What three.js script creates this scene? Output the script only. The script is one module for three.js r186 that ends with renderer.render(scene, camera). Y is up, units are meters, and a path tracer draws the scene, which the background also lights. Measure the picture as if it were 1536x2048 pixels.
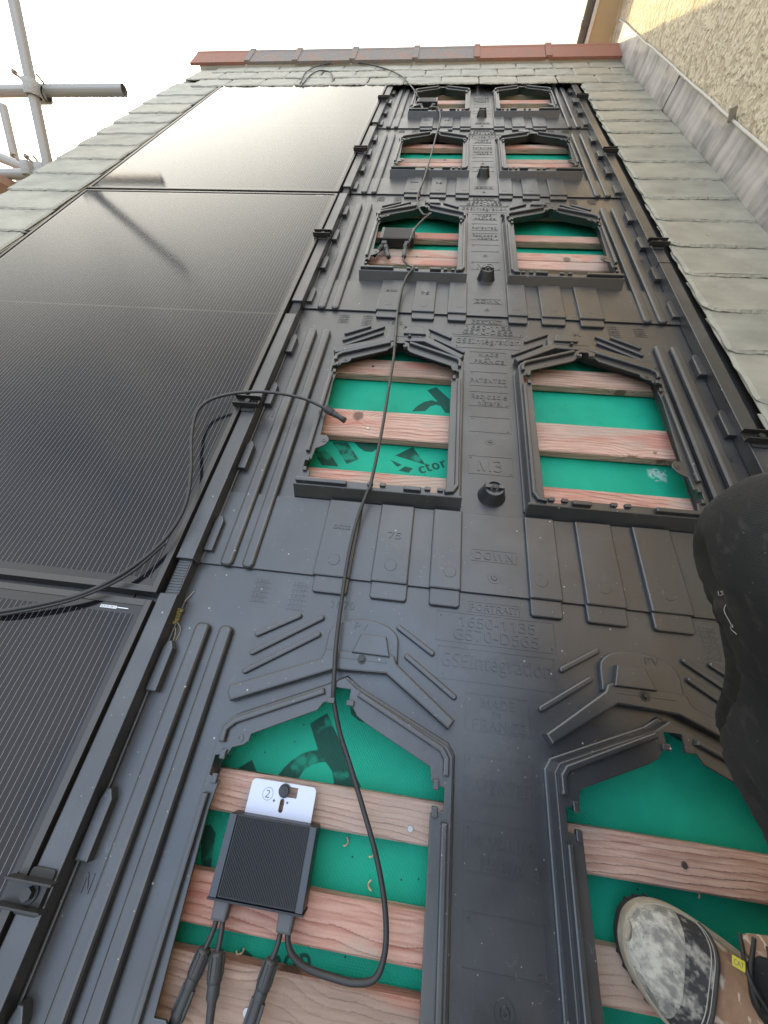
import * as THREE from 'three';
import { mergeGeometries, mergeVertices, toCreasedNormals } from 'three/addons/utils/BufferGeometryUtils.js';
import { FontLoader } from 'three/addons/loaders/FontLoader.js';
import { TextGeometry } from 'three/addons/geometries/TextGeometry.js';
import { MarchingCubes } from 'three/addons/objects/MarchingCubes.js';

// ------------------------------------------------------------------ camera, sky, sun, exposure
const scene = new THREE.Scene();
const PITCH = THREE.MathUtils.degToRad(38);
const sP = Math.sin(PITCH), cP = Math.cos(PITCH);
// roof frame: u along the eaves, v up the slope, w out of the roof
const P = (u, v, w) => new THREE.Vector3(u, v * sP + w * cP, -v * cP + w * sP);
const ROOF = new THREE.Quaternion().setFromRotationMatrix(new THREE.Matrix4().makeBasis(P(1, 0, 0), P(0, 1, 0), P(0, 0, 1)));

const camera = new THREE.PerspectiveCamera(107.386, 0.75, 0.02, 600);
camera.position.set(-0.08963, 0.90992, -0.07607);
camera.quaternion.setFromRotationMatrix(new THREE.Matrix4().makeBasis(
  new THREE.Vector3(0.99167, 0.05437, -0.11674), new THREE.Vector3(-0.09211, 0.933, -0.34789), new THREE.Vector3(0.09, 0.35574, 0.93024)));
camera.updateMatrixWorld(true);

const SUN = new THREE.Vector3(-0.563, 0.354, -0.747).normalize();
const sun = new THREE.DirectionalLight(new THREE.Color(1.0, 0.68, 0.34), 2.0);
sun.position.copy(SUN).multiplyScalar(30).add(P(0, 2, 0));
sun.target.position.copy(P(0, 2, 0));
sun.castShadow = true; sun.shadow.mapSize.set(4096, 4096); sun.shadow.radius = 1.5;
Object.assign(sun.shadow.camera, { left: -8, right: 8, top: 8, bottom: -8, near: 1, far: 70 });
scene.add(sun, sun.target);

const renderer = new THREE.WebGLRenderer({ antialias: true });
renderer.toneMapping = THREE.LinearToneMapping;
renderer.toneMappingExposure = 3.35;
renderer.shadowMap.enabled = true; renderer.shadowMap.type = THREE.PCFSoftShadowMap;
renderer.setSize(768, 1024);

// ------------------------------------------------------------------ noise
let seed = 12345;
const rnd = () => { seed = (seed * 1664525 + 1013904223) >>> 0; return seed / 4294967296; };
const rr = (a, b) => a + (b - a) * rnd();
const hash = (x, y, z) => { let h = (x * 374761393 + y * 668265263 + z * 2147483647 + 1274126177) | 0; h = Math.imul(h ^ (h >>> 13), 1274126177); h ^= h >>> 16; return (h >>> 0) / 4294967296; };
const sm = t => t * t * (3 - 2 * t);
function vn(x, y, z, px = 1 << 20, py = 1 << 20) {               // value noise, optional period
  const xi = Math.floor(x), yi = Math.floor(y), zi = Math.floor(z), fx = sm(x - xi), fy = sm(y - yi), fz = sm(z - zi);
  const m = (a, p) => ((a % p) + p) % p, l = (a, b, t) => a + (b - a) * t;
  const x0 = m(xi, px), x1 = m(xi + 1, px), y0 = m(yi, py), y1 = m(yi + 1, py);
  const pl = zz => l(l(hash(x0, y0, zz), hash(x1, y0, zz), fx), l(hash(x0, y1, zz), hash(x1, y1, zz), fx), fy);
  return l(pl(zi), pl(zi + 1), fz);
}
function fbm(x, y, z, o = 4, px, py) { let s = 0, a = 0.5, t = 0; for (let i = 0; i < o; i++) { s += a * vn(x, y, z + i * 17, px, py); t += a; x *= 2; y *= 2; if (px) px *= 2; if (py) py *= 2; a *= 0.5; } return s / t; }
const clamp = (x, a = 0, b = 1) => Math.min(b, Math.max(a, x));
const sstep = (a, b, x) => sm(clamp((x - a) / (b - a)));

const mul = (c, k) => c.map(x => x * k), mixc = (a, b, t) => a.map((x, i) => x + (b[i] - x) * t);
// sky: bright broken cloud, thin and glaring round the low sun
{
  const w = 1024, h = 512, data = new Float32Array(w * h * 4);
  for (let j = 0; j < h; j++) for (let i = 0; i < w; i++) {
    const el = ((j + 0.5) / h - 0.5) * Math.PI, az = ((i + 0.5) / w - 0.5) * 2 * Math.PI;
    const x = Math.cos(el) * Math.cos(az), y = Math.sin(el), z = Math.cos(el) * Math.sin(az);
    const ca = clamp(x * SUN.x + y * SUN.y + z * SUN.z, -1, 1), ang = Math.acos(ca) * 180 / Math.PI;
    const yy = Math.max(y, 0.02) + 0.35;
    const n = fbm(x / yy * 2.2 + 7, z / yy * 2.2 + 3, 5, 6), n2 = fbm(x / yy * 6 + 1, z / yy * 6 + 9, 11, 4);
    const cloud = sstep(0.36, 0.58, n * 0.7 + n2 * 0.3);
    const away = sstep(38, 86, ang), blue = mixc([0.15, 0.153, 0.155], [0.46, 0.70, 1.08], away), cl = mixc([0.36, 0.35, 0.32], [1.04, 1.08, 1.12], away);
    const g1 = 9 * Math.exp(-((ang / 5.5) ** 2)), g2 = 1.6 * Math.exp(-((ang / 28) ** 2)), g3 = 0.32 * Math.exp(-ang / 32);
    const below = y < -0.02 ? 0.45 : 1;
    for (let c = 0; c < 3; c++) {
      let v = blue[c] + (cl[c] - blue[c]) * cloud;
      v *= (0.9 + 2 * clamp(y)) / 2.9;
      v += g1 * [1, 0.88, 0.66][c] + g2 * [1, 0.95, 0.82][c] + g3 * [1, 0.95, 0.84][c];
      data[(j * w + i) * 4 + c] = v * below;
    }
    data[(j * w + i) * 4 + 3] = 1;
  }
  const t = new THREE.DataTexture(data, w, h, THREE.RGBAFormat, THREE.FloatType);
  t.mapping = THREE.EquirectangularReflectionMapping; t.magFilter = t.minFilter = THREE.LinearFilter; t.needsUpdate = true;
  scene.background = t; scene.environment = t;
}

// ------------------------------------------------------------------ textures
function tex(w, h, fn, { srgb = false, rx = 1, ry = 1 } = {}) {
  const d = new Uint8Array(w * h * 4);
  for (let j = 0; j < h; j++) for (let i = 0; i < w; i++) {
    const c = fn((i + 0.5) / w, (j + 0.5) / h, i, j), k = (j * w + i) * 4;
    for (let m = 0; m < 3; m++) { let v = clamp(Array.isArray(c) ? c[m] : c); if (srgb) v = v <= 0.0031308 ? v * 12.92 : 1.055 * Math.pow(v, 1 / 2.4) - 0.055; d[k + m] = Math.round(v * 255); }
    d[k + 3] = 255;
  }
  const t = new THREE.DataTexture(d, w, h, THREE.RGBAFormat);
  t.wrapS = t.wrapT = THREE.RepeatWrapping; t.magFilter = THREE.LinearFilter; t.minFilter = THREE.LinearMipmapLinearFilter; t.generateMipmaps = true;
  if (srgb) t.colorSpace = THREE.SRGBColorSpace;
  t.repeat.set(rx, ry); t.needsUpdate = true; return t;
}
const S = o => new THREE.MeshStandardMaterial(o), PH = o => new THREE.MeshPhysicalMaterial(o);
const rgb = (r, g, b) => new THREE.Color().setRGB(r, g, b);

const M = {};
{ // moulded black polypropylene: faint dusty smears, specks, fine grain
  const col = tex(1024, 1024, (x, y, i, j) => {
    const p = fbm(x * 6, y * 6, 1, 5, 6, 6), st = fbm(x * 40, y * 9, 2, 3, 40, 9), g = hash(i, j, 3);
    let k = 0.020 + 0.014 * sstep(0.42, 0.72, p) + 0.006 * st + 0.004 * g;
    let c = [k * 0.96, k * 1.0, k * 1.08];
    const sp = hash(i >> 1, j >> 1, 9); if (sp > 0.9995) c = [0.30, 0.29, 0.26]; else if (sp > 0.998) c = mul(c, 2.2); if (hash(i >> 2, j >> 2, 19) > 0.99975) c = [0.34, 0.33, 0.30]; const sc = fbm(x * 7 + y * 30, y * 7 - x * 30, 77, 2); if (Math.abs(sc - 0.5) < 0.0016 && fbm(x * 9, y * 9, 78, 2) > 0.62) c = mixc(c, [0.16, 0.16, 0.16], 0.6);
    return c;
  }, { srgb: true, rx: 1.6, ry: 1.6 });
  const rough = tex(512, 512, (x, y, i, j) => 0.30 + 0.16 * fbm(x * 8, y * 8, 4, 4, 8, 8) + 0.03 * hash(i, j, 6), { rx: 2.1, ry: 2.1 });
  const bump = tex(512, 512, (x, y, i, j) => 0.5 * fbm(x * 90, y * 90, 4, 2, 90, 90) + 0.5 * fbm(x * 5, y * 5, 8, 3, 5, 5), { rx: 3, ry: 3 });
  M.plastic = PH({ ior: 1.72, map: col, roughness: 0.9, roughnessMap: rough, bumpMap: bump, bumpScale: 0.00014 });
  M.plasticText = PH({ ior: 1.72, map: col, roughness: 0.9, roughnessMap: rough });
}
M.blackMetal = S({ color: rgb(0.03, 0.029, 0.028), roughness: 0.38, metalness: 0.25 });
M.frame = S({ color: rgb(0.075, 0.072, 0.068), roughness: 0.36, metalness: 0.75, bumpMap: tex(8, 256, (x, y, i, j) => hash(3, j, 1), { rx: 30, ry: 12 }), bumpScale: 0.0001 });
M.steel = S({ color: rgb(0.35, 0.34, 0.32), roughness: 0.35, metalness: 0.9 });
M.cable = S({ color: rgb(0.022, 0.022, 0.023), roughness: 0.48 });
M.connector = S({ color: rgb(0.035, 0.036, 0.038), roughness: 0.5 });
M.gland = S({ color: rgb(0.075, 0.08, 0.085), roughness: 0.55 });
M.optBody = S({ color: rgb(0.018, 0.019, 0.022), roughness: 0.42, metalness: 0.3 });
M.optRail = S({ color: rgb(0.05, 0.056, 0.065), roughness: 0.35, metalness: 0.4 });
M.bracket = S({ color: rgb(0.52, 0.56, 0.70), roughness: 0.42, metalness: 0.15 });
M.white = S({ color: rgb(0.75, 0.75, 0.73), roughness: 0.6 });
M.ink = S({ color: rgb(0.09, 0.10, 0.12), roughness: 0.7 });
M.galv = S({ roughness: 0.5, metalness: 0.35, map: tex(256, 256, (x, y, i, j) => { const n = fbm(x * 10, y * 10, 21, 4, 10, 10); return mixc([0.30, 0.29, 0.27], [0.44, 0.42, 0.38], n).map(v => v * (0.94 + 0.12 * hash(i, j, 1))); }, { srgb: true, rx: 4, ry: 4 }), bumpMap: tex(128, 128, (x, y) => fbm(x * 12, y * 12, 3, 3, 12, 12), { rx: 5, ry: 5 }), bumpScale: 0.0012 });
M.rust = S({ color: rgb(0.28, 0.22, 0.16), roughness: 0.7, metalness: 0.3 });

function woodMat(id, base, dark, dirt) {
  const wob = (x, y) => 0.16 * fbm(x * 2, y * 2, id + 5, 2, 2, 2) + 0.02 * fbm(x * 14, y * 6, id + 9, 2, 14, 6);
  const kn = []; for (let i = 0; i < 4; i++) kn.push([hash(i, id, 1), hash(i, id, 2), 0.010 + 0.02 * hash(i, id, 3)]);
  const G = (x, y) => {
    let yy = y + wob(x, y), kk = 0;
    for (const [kx, ky, kr] of kn) { let dx = Math.abs(x - kx); dx = Math.min(dx, 1 - dx); const dy = y - ky, d = Math.hypot(dx * 2.4, dy); yy += 0.12 * Math.sign(dy || 1) * Math.exp(-d * 16); kk = Math.max(kk, sstep(kr * 2.0, kr * 1.1, d)); }
    const r = yy * 46 + 1.6 * fbm(x * 2, y * 6, id, 2, 2, 6); const fr = r - Math.floor(r), ring = Math.pow(fr, 2.5) * (0.45 + 0.9 * hash(Math.floor(r), id, 8));
    const fib = fbm(x * 18, y * 160, id + 2, 3, 18, 160);
    return [ring, fib, kk];
  };
  const map = tex(1024, 512, (x, y, i, j) => {
    const [ring, fib, kk] = G(x, y), p = fbm(x * 5, y * 4, id + 31, 4, 5, 4), q = fbm(x * 3, y * 7, id + 47, 4, 3, 7);
    let c = mixc(base, dark, clamp(0.5 * ring + 1.1 * (fib - 0.40)));
    c = mixc(c, dirt, 0.7 * sstep(0.5, 0.66, p)); c = mixc(c, [0.40, 0.12, 0.075], 0.5 * sstep(0.55, 0.72, q));
    c = mixc(c, [0.10, 0.055, 0.04], 0.8 * kk);
    return mul(c, 0.92 + 0.16 * hash(i, j, id));
  }, { srgb: true, rx: 1 / 0.8, ry: 1 / 0.4 });
  const bump = tex(1024, 512, (x, y) => { const [ring, fib] = G(x, y); return 0.5 * (1 - ring) + 0.5 * fib; }, { rx: 1 / 0.8, ry: 1 / 0.4 });
  return S({ map, bumpMap: bump, bumpScale: 0.0016, roughness: 0.8 });
}
M.wood = [woodMat(1, [0.51, 0.34, 0.27], [0.24, 0.10, 0.07], [0.34, 0.27, 0.23]), woodMat(2, [0.49, 0.29, 0.225], [0.26, 0.09, 0.06], [0.36, 0.30, 0.24]), woodMat(3, [0.42, 0.29, 0.225], [0.18, 0.09, 0.06], [0.24, 0.17, 0.13])];

// slate: three tones, riven relief
const slateBump = tex(512, 512, (x, y) => { const a = fbm(x * 5, y * 8, 71, 5, 5, 8), b = fbm(x * 30, y * 30, 73, 3, 30, 30); return 0.7 * a + 0.3 * b; }, { rx: 1 / 0.5, ry: 1 / 0.5 });
M.slate = [[0.270, 0.255, 0.200], [0.252, 0.244, 0.196], [0.284, 0.264, 0.206]].map((b, k) => S({
  map: tex(256, 256, (x, y, i, j) => { const n = fbm(x * 4, y * 6, 80 + k, 5, 4, 6), s = fbm(x * 3, y * 22, 90 + k, 3, 3, 22); let c = mul(b, 0.66 + 0.55 * n + 0.12 * s); if (hash(i >> 1, j >> 1, 5 + k) > 0.9985) c = mul(c, 1.5); return mul(c, 0.95 + 0.1 * hash(i, j, k)); }, { srgb: true, rx: 1 / 0.37, ry: 1 / 0.41 }),
  bumpMap: slateBump, bumpScale: 0.0034, roughness: 0.6 }));
M.slateEdge = S({ color: rgb(0.10, 0.105, 0.10), roughness: 0.8, bumpMap: slateBump, bumpScale: 0.002 });
M.ridge = S({ roughness: 0.8, map: tex(256, 256, (x, y, i, j) => { const n = fbm(x * 6, y * 6, 101, 4, 6, 6); return mul(mixc([0.30, 0.11, 0.065], [0.22, 0.12, 0.085], n), 0.9 + 0.2 * hash(i, j, 7)); }, { srgb: true, rx: 3, ry: 3 }), bumpMap: tex(256, 256, (x, y) => fbm(x * 20, y * 20, 4, 3, 20, 20), { rx: 4, ry: 4 }), bumpScale: 0.002 });
M.ridgeGrey = S({ roughness: 0.85, map: tex(256, 256, (x, y, i, j) => { const n = fbm(x * 7, y * 7, 111, 4, 7, 7); return mul(mixc([0.19, 0.165, 0.145], [0.24, 0.16, 0.12], sstep(0.45, 0.75, n)), 0.85 + 0.3 * hash(i, j, 7)); }, { srgb: true, rx: 3, ry: 3 }), bumpMap: M.ridge.bumpMap, bumpScale: 0.003 });
M.lead = S({ roughness: 0.55, metalness: 0.1, map: tex(512, 512, (x, y, i, j) => { const n = fbm(x * 5, y * 5, 121, 5, 5, 5), s = fbm(x * 26, y * 5, 123, 4, 26, 5), q = fbm(x * 3, y * 9, 127, 4, 3, 9); let c = mixc([0.17, 0.155, 0.15], [0.40, 0.365, 0.325], sstep(0.25, 0.75, 0.5 * n + 0.5 * s)); c = mixc(c, [0.46, 0.40, 0.33], 0.7 * sstep(0.5, 0.7, q)); return mul(c, 0.95 + 0.1 * hash(i, j, 1)); }, { srgb: true, rx: 1 / 0.7, ry: 1 / 0.7 }), bumpMap: tex(256, 256, (x, y) => fbm(x * 8, y * 4, 131, 4, 8, 4), { rx: 1 / 0.5, ry: 1 / 0.5 }), bumpScale: 0.004 });
M.sealant = S({ roughness: 0.7, color: rgb(0.50, 0.46, 0.39) });
{ // rough scraped render: tooled downward, hollows and dark score lines
  const H = (x, y) => { const a = fbm(x * 84, y * 54, 141, 3, 84, 54), b = fbm(x * 90, y * 60, 143, 3, 90, 60), l = fbm(x * 16, y * 2, 147, 2, 16, 2); return 0.7 * sstep(0.3, 0.7, a) + 0.3 * b - 0.6 * sstep(0.70, 0.80, l); };
  M.render = S({ roughness: 0.92, map: tex(1024, 1024, (x, y, i, j) => { const h = H(x, y), p = fbm(x * 4, y * 4, 151, 4, 4, 4); return mul(mixc([0.38, 0.31, 0.21], [0.60, 0.51, 0.36], sstep(-0.1, 0.5, h)), 0.88 + 0.2 * p + 0.06 * hash(i, j, 3)); }, { srgb: true, rx: 1, ry: 1 }), bumpMap: tex(1024, 1024, H, { rx: 1, ry: 1 }), bumpScale: 0.009 });
}
M.cream = S({ roughness: 0.7, color: rgb(0.55, 0.44, 0.27), bumpMap: M.ridge.bumpMap, bumpScale: 0.001 });
M.gutter = S({ roughness: 0.5, color: rgb(0.13, 0.125, 0.115) });
M.deck = S({ roughness: 0.9, color: rgb(0.08, 0.06, 0.045) });
M.brick = S({ roughness: 0.9, color: rgb(0.30, 0.26, 0.22), bumpMap: M.ridge.bumpMap, bumpScale: 0.004 });
M.ground = S({ roughness: 0.95, map: tex(256, 256, (x, y, i, j) => { const n = fbm(x * 6, y * 6, 161, 5, 6, 6); return mul(mixc([0.07, 0.09, 0.045], [0.16, 0.15, 0.12], n), 0.85 + 0.3 * hash(i, j, 2)); }, { srgb: true, rx: 0.1, ry: 0.1 }) });

// green breather membrane: woven face, crushed sheen, printed letters
const weave = tex(256, 256, (x, y) => { const a = Math.sin((x + y) * 2 * Math.PI * 16), b = Math.sin((x - y) * 2 * Math.PI * 16); return 0.5 + 0.28 * a + 0.22 * b * (a > 0 ? 1 : -1); }, { rx: 1 / 0.05, ry: 1 / 0.05 });
const mem = { u0: -0.60, u1: 0.66, v0: -0.10, v1: 1.74 };
{
  const W = 1400, Hh = 2044, cv = document.createElement('canvas'); cv.width = W; cv.height = Hh;
  const g = cv.getContext('2d'); g.fillStyle = '#000'; g.fillRect(0, 0, W, Hh); g.fillStyle = '#fff'; g.strokeStyle = '#fff';
  const sx = W / (mem.u1 - mem.u0), X = u => (u - mem.u0) * sx, Y = v => (mem.v1 - v) * sx;
  const poly = pts => { g.beginPath(); pts.forEach(([u, v], i) => i ? g.lineTo(X(u), Y(v)) : g.moveTo(X(u), Y(v))); g.closePath(); g.fill(); };
  const stroke = (pts, w) => { g.lineWidth = w * sx; g.lineCap = 'butt'; g.lineJoin = 'round'; g.beginPath(); pts.forEach(([u, v], i) => i ? g.lineTo(X(u), Y(v)) : g.moveTo(X(u), Y(v))); g.stroke(); };
  const arc = (u, v, r, a0, a1, w) => { g.lineWidth = w * sx; g.beginPath(); g.arc(X(u), Y(v), r * sx, a0, a1); g.stroke(); };
  // big letters, cut off by the openings
  poly([[-0.233, 0.628], [-0.220, 0.638], [-0.208, 0.646], [-0.191, 0.624], [-0.174, 0.603], [-0.156, 0.580], [-0.137, 0.556], [-0.144, 0.548], [-0.178, 0.547], [-0.179, 0.557], [-0.185, 0.570], [-0.197, 0.580], [-0.212, 0.594], [-0.223, 0.611]]);
  poly([[-0.204, 0.591], [-0.212, 0.594], [-0.224, 0.591], [-0.236, 0.586], [-0.249, 0.576], [-0.260, 0.564], [-0.269, 0.550], [-0.261, 0.539], [-0.237, 0.542], [-0.234, 0.554], [-0.228, 0.565], [-0.218, 0.573], [-0.206, 0.578], [-0.196, 0.580]]);
  poly([[-0.313, 0.568], [-0.299, 0.551], [-0.296, 0.542], [-0.340, 0.536], [-0.337, 0.550]]);
  poly([[-0.349, 0.483], [-0.338, 0.475], [-0.335, 0.457], [-0.331, 0.434], [-0.344, 0.432], [-0.363, 0.481]]);
  poly([[-0.174, 0.663], [-0.168, 0.649], [-0.155, 0.642], [-0.142, 0.639], [-0.145, 0.659], [-0.162, 0.667]]);
  poly([[-0.096, 1.438], [-0.072, 1.452], [-0.034, 1.408], [-0.032, 1.357], [-0.043, 1.358], [-0.070, 1.403]]);
  poly([[-0.130, 1.355], [-0.118, 1.377], [-0.101, 1.393], [-0.081, 1.401], [-0.052, 1.390], [-0.043, 1.358], [-0.051, 1.379], [-0.069, 1.385], [-0.083, 1.378], [-0.096, 1.359]]);
  poly([[-0.317, 1.230], [-0.278, 1.232], [-0.242, 1.182], [-0.268, 1.165]]);
  poly([[-0.352, 1.197], [-0.327, 1.200], [-0.308, 1.184], [-0.286, 1.155], [-0.326, 1.154], [-0.341, 1.173]]);
  poly([[-0.262, 1.235], [-0.194, 1.238], [-0.202, 1.220], [-0.214, 1.208], [-0.233, 1.209], [-0.249, 1.220]]);
  poly([[-0.157, 1.203], [-0.117, 1.235], [-0.082, 1.181]]);
  poly([[-0.167, 1.189], [-0.138, 1.176], [-0.148, 1.168]]);
  poly([[-0.144, 1.158], [-0.130, 1.172], [-0.111, 1.168], [-0.120, 1.154]]);
  poly([[-0.275, 0.359], [-0.263, 0.371], [-0.246, 0.365], [-0.258, 0.356]]);
  const small = (u, v, a, s, t) => { g.save(); g.translate(X(u), Y(v)); g.rotate(-a); g.font = 'bold ' + Math.round(s * sx) + 'px sans-serif'; g.fillText(t, 0, 0); g.restore(); };
  small(-0.094, 1.153, 0.44, 0.036, 'ctor'); small(-0.222, 0.350, 0.18, 0.026, 'ROD');
  const px = g.getImageData(0, 0, W, Hh).data;
  const map = tex(W, Hh, (x, y, i, j) => {
    const a = px[((Hh - 1 - j) * W + i) * 4] / 255;
    const u = x * 1.26, v = y * 1.84, n = fbm(u * 7, v * 7, 171, 5), q = fbm(u * 40, v * 40, 173, 3), wv = 0.5 + 0.5 * Math.sin((i + j) * 0.9);
    let c = mixc([0.004, 0.21, 0.13], [0.014, 0.36, 0.23], 0.25 + 0.75 * n); c = mul(c, 0.90 + 0.14 * q + 0.08 * wv);
    const wearOff = sstep(0.62, 0.75, fbm(u * 30, v * 30, 177, 4));
    c = mixc(c, [0.010, 0.035, 0.028], a * (0.88 - 0.5 * wearOff));
    { const du = u + mem.u0 - 0.442, dv = v + mem.v0 - 1.208, b = 0.022 - Math.hypot(du, dv) + 0.02 * (fbm(u * 90, v * 90, 179, 3) - 0.5); c = mixc(c, [0.42, 0.55, 0.48], 0.75 * sstep(0, 0.01, b) * sstep(0.35, 0.6, fbm(u * 200, v * 200, 180, 2))); }
    if (hash(i >> 1, j >> 1, 12) > 0.9996) c = [0.01, 0.03, 0.025];
    return c;
  }, { srgb: true });
  M.membrane = PH({ specularIntensity: 0.35, map, bumpMap: weave, bumpScale: 0.0004, roughness: 0.55 });
  M.membraneFar = PH({ specularIntensity: 0.35, map: tex(256, 256, (x, y, i, j) => { const n = fbm(x * 6, y * 6, 181, 5, 6, 6); return mul(mixc([0.004, 0.21, 0.13], [0.014, 0.35, 0.225], n), 0.92 + 0.16 * hash(i, j, 2)); }, { srgb: true, rx: 1, ry: 1 }), roughness: 0.5 });
}
// solar cells under glass
M.cells = PH({ map: tex(64, 512, (x, y, i, j) => { if (Math.abs(x - 0.5) < 0.030) return [0.20, 0.20, 0.21]; const f = (i % 4 === 0 ? 0.003 : 0); if (y < 0.012) return [0.004, 0.004, 0.006]; const k = 0.0065 + f + 0.002 * hash(i, j, 4); return [k * 0.95, k * 0.98, k * 1.35]; }, { srgb: true, rx: 1 / 0.0104, ry: 1 / 0.0935 }), roughness: 0.085, specularIntensity: 0.5, bumpMap: tex(256, 256, (x, y) => fbm(x * 60, y * 60, 3, 2, 60, 60), { rx: 8, ry: 8 }), bumpScale: 0.00006 });
M.cellGap = PH({ color: rgb(0.006, 0.006, 0.008), roughness: 0.13 });
{ // barcode sticker
  const cv = document.createElement('canvas'); cv.width = 512; cv.height = 64; const g = cv.getContext('2d'); g.fillStyle = '#0b0c12'; g.fillRect(0, 0, 512, 64); g.fillStyle = '#e8eef0'; g.fillRect(4, 6, 290, 52); g.fillStyle = '#10131a';
  let x = 14; while (x < 280) { const w = 2 + Math.floor(rnd() * 6); g.fillRect(x, 10, w, 44); x += w + 2 + Math.floor(rnd() * 6); }
  g.fillStyle = '#e8eef0'; g.fillRect(306, 22, 196, 14);
  const t = new THREE.CanvasTexture(cv); t.colorSpace = THREE.SRGBColorSpace; M.barcode = S({ map: t, roughness: 0.4 });
}
{ // trouser cloth
  const map = tex(512, 512, (x, y, i, j) => { const n = fbm(x * 8, y * 8, 191, 5, 8, 8), tw = 0.5 + 0.5 * Math.sin((i + j) * 1.57); let k = 0.0065 + 0.007 * sstep(0.45, 0.75, n) + 0.002 * tw; let c = [k * 1.05, k, k * 0.95]; const d = fbm(x * 30, y * 60, 193, 3, 30, 60); c = mixc(c, [0.045, 0.042, 0.038], 0.4 * sstep(0.6, 0.85, d)); if (hash(i, j, 9) > 0.9992) c = [0.12, 0.115, 0.10]; return c; }, { srgb: true, rx: 2.5, ry: 2.5 });
  M.cloth = PH({ map, roughness: 0.92, sheen: 0.35, sheenRoughness: 0.7, sheenColor: rgb(0.08, 0.078, 0.075), bumpMap: tex(256, 256, (x, y, i, j) => 0.5 + 0.5 * Math.sin((i + j) * 1.57), { rx: 8, ry: 8 }), bumpScale: 0.0003 });
  M.thread = S({ color: rgb(0.30, 0.285, 0.26), roughness: 0.8 });
  M.leather = S({ roughness: 0.85, map: tex(512, 512, (x, y, i, j) => { const n = fbm(x * 7, y * 7, 201, 5, 7, 7), s = fbm(x * 50, y * 16, 203, 3, 50, 16), d = fbm(x * 12, y * 12, 205, 4, 12, 12); let c = mixc([0.16, 0.088, 0.052], [0.29, 0.185, 0.12], n); c = mul(c, 0.85 + 0.3 * s); c = mixc(c, [0.50, 0.43, 0.36], 0.75 * sstep(0.60, 0.72, d)); if (s > 0.78) c = mixc(c, [0.55, 0.46, 0.36], 0.6); return mul(c, 0.92 + 0.16 * hash(i, j, 3)); }, { srgb: true, rx: 5, ry: 5 }), bumpMap: tex(256, 256, (x, y) => fbm(x * 16, y * 16, 207, 4, 16, 16), { rx: 5, ry: 5 }), bumpScale: 0.002 });
  const toeMat = (lo, hi, e0, e1, id) => S({ roughness: 0.78, map: tex(512, 512, (x, y, i, j) => { const n = fbm(x * 9, y * 9, id, 5, 9, 9), q = fbm(x * 40, y * 40, id + 2, 3, 40, 40), cr = fbm(x * 18, y * 18, id + 4, 4, 18, 18); let c = mixc(lo, hi, sstep(e0, e1, 0.6 * n + 0.4 * q)); if (Math.abs(cr - 0.5) < 0.008) c = mixc(c, [0.04, 0.04, 0.04], 0.5); return mul(c, 0.88 + 0.24 * hash(i, j, 3)); }, { srgb: true, rx: 6, ry: 6 }), bumpMap: M.leather.bumpMap, bumpScale: 0.002 });
  M.toe = toeMat([0.17, 0.165, 0.155], [0.40, 0.385, 0.335], 0.32, 0.62, 211); M.toeDark = toeMat([0.028, 0.029, 0.032], [0.30, 0.29, 0.26], 0.47, 0.72, 231);
  M.sole = S({ roughness: 0.85, map: tex(256, 256, (x, y, i, j) => { const n = fbm(x * 8, y * 8, 221, 5, 8, 8); return mul(mixc([0.22, 0.19, 0.145], [0.40, 0.365, 0.29], n), 0.9 + 0.2 * hash(i, j, 3)); }, { srgb: true, rx: 7, ry: 7 }), bumpMap: M.leather.bumpMap, bumpScale: 0.0015 });
  M.skin = S({ color: rgb(0.42, 0.26, 0.19), roughness: 0.6 });
  M.rubber = S({ color: rgb(0.03, 0.03, 0.03), roughness: 0.7 });
  M.tag = S({ color: rgb(0.48, 0.42, 0.03), roughness: 0.6 });
}
M.moss = S({ color: rgb(0.16, 0.13, 0.04), roughness: 0.95 });
M.straw = S({ color: rgb(0.42, 0.33, 0.2), roughness: 0.9 });
M.shaving = S({ color: rgb(0.52, 0.40, 0.24), roughness: 0.85 });

// ------------------------------------------------------------------ geometry helpers
const V2 = (x, y) => new THREE.Vector2(x, y);
function area(p) { let a = 0; for (let i = 0; i < p.length; i++) { const [x, y] = p[i], [X, Y] = p[(i + 1) % p.length]; a += x * Y - X * y; } return a / 2; }
const ccw = p => area(p) < 0 ? p.slice().reverse() : p;
function inset(poly, d) {                                            // mitred inset of a ccw polygon
  const p = ccw(poly), n = p.length, out = [];
  for (let i = 0; i < n; i++) {
    const a = p[(i + n - 1) % n], b = p[i], c = p[(i + 1) % n];
    let e1 = [b[0] - a[0], b[1] - a[1]], e2 = [c[0] - b[0], c[1] - b[1]]; const l1 = Math.hypot(...e1), l2 = Math.hypot(...e2);
    e1 = e1.map(x => x / l1); e2 = e2.map(x => x / l2);
    const n1 = [-e1[1], e1[0]], n2 = [-e2[1], e2[0]], k = 1 + n1[0] * n2[0] + n1[1] * n2[1];
    out.push([b[0] + d * (n1[0] + n2[0]) / Math.max(k, 0.35), b[1] + d * (n1[1] + n2[1]) / Math.max(k, 0.35)]);
  }
  return out;
}
const shapeOf = (pts, holes = []) => { const s = new THREE.Shape(ccw(pts).map(p => V2(...p))); for (const h of holes) s.holes.push(new THREE.Path(ccw(h).reverse().map(p => V2(...p)))); return s; };
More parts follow.
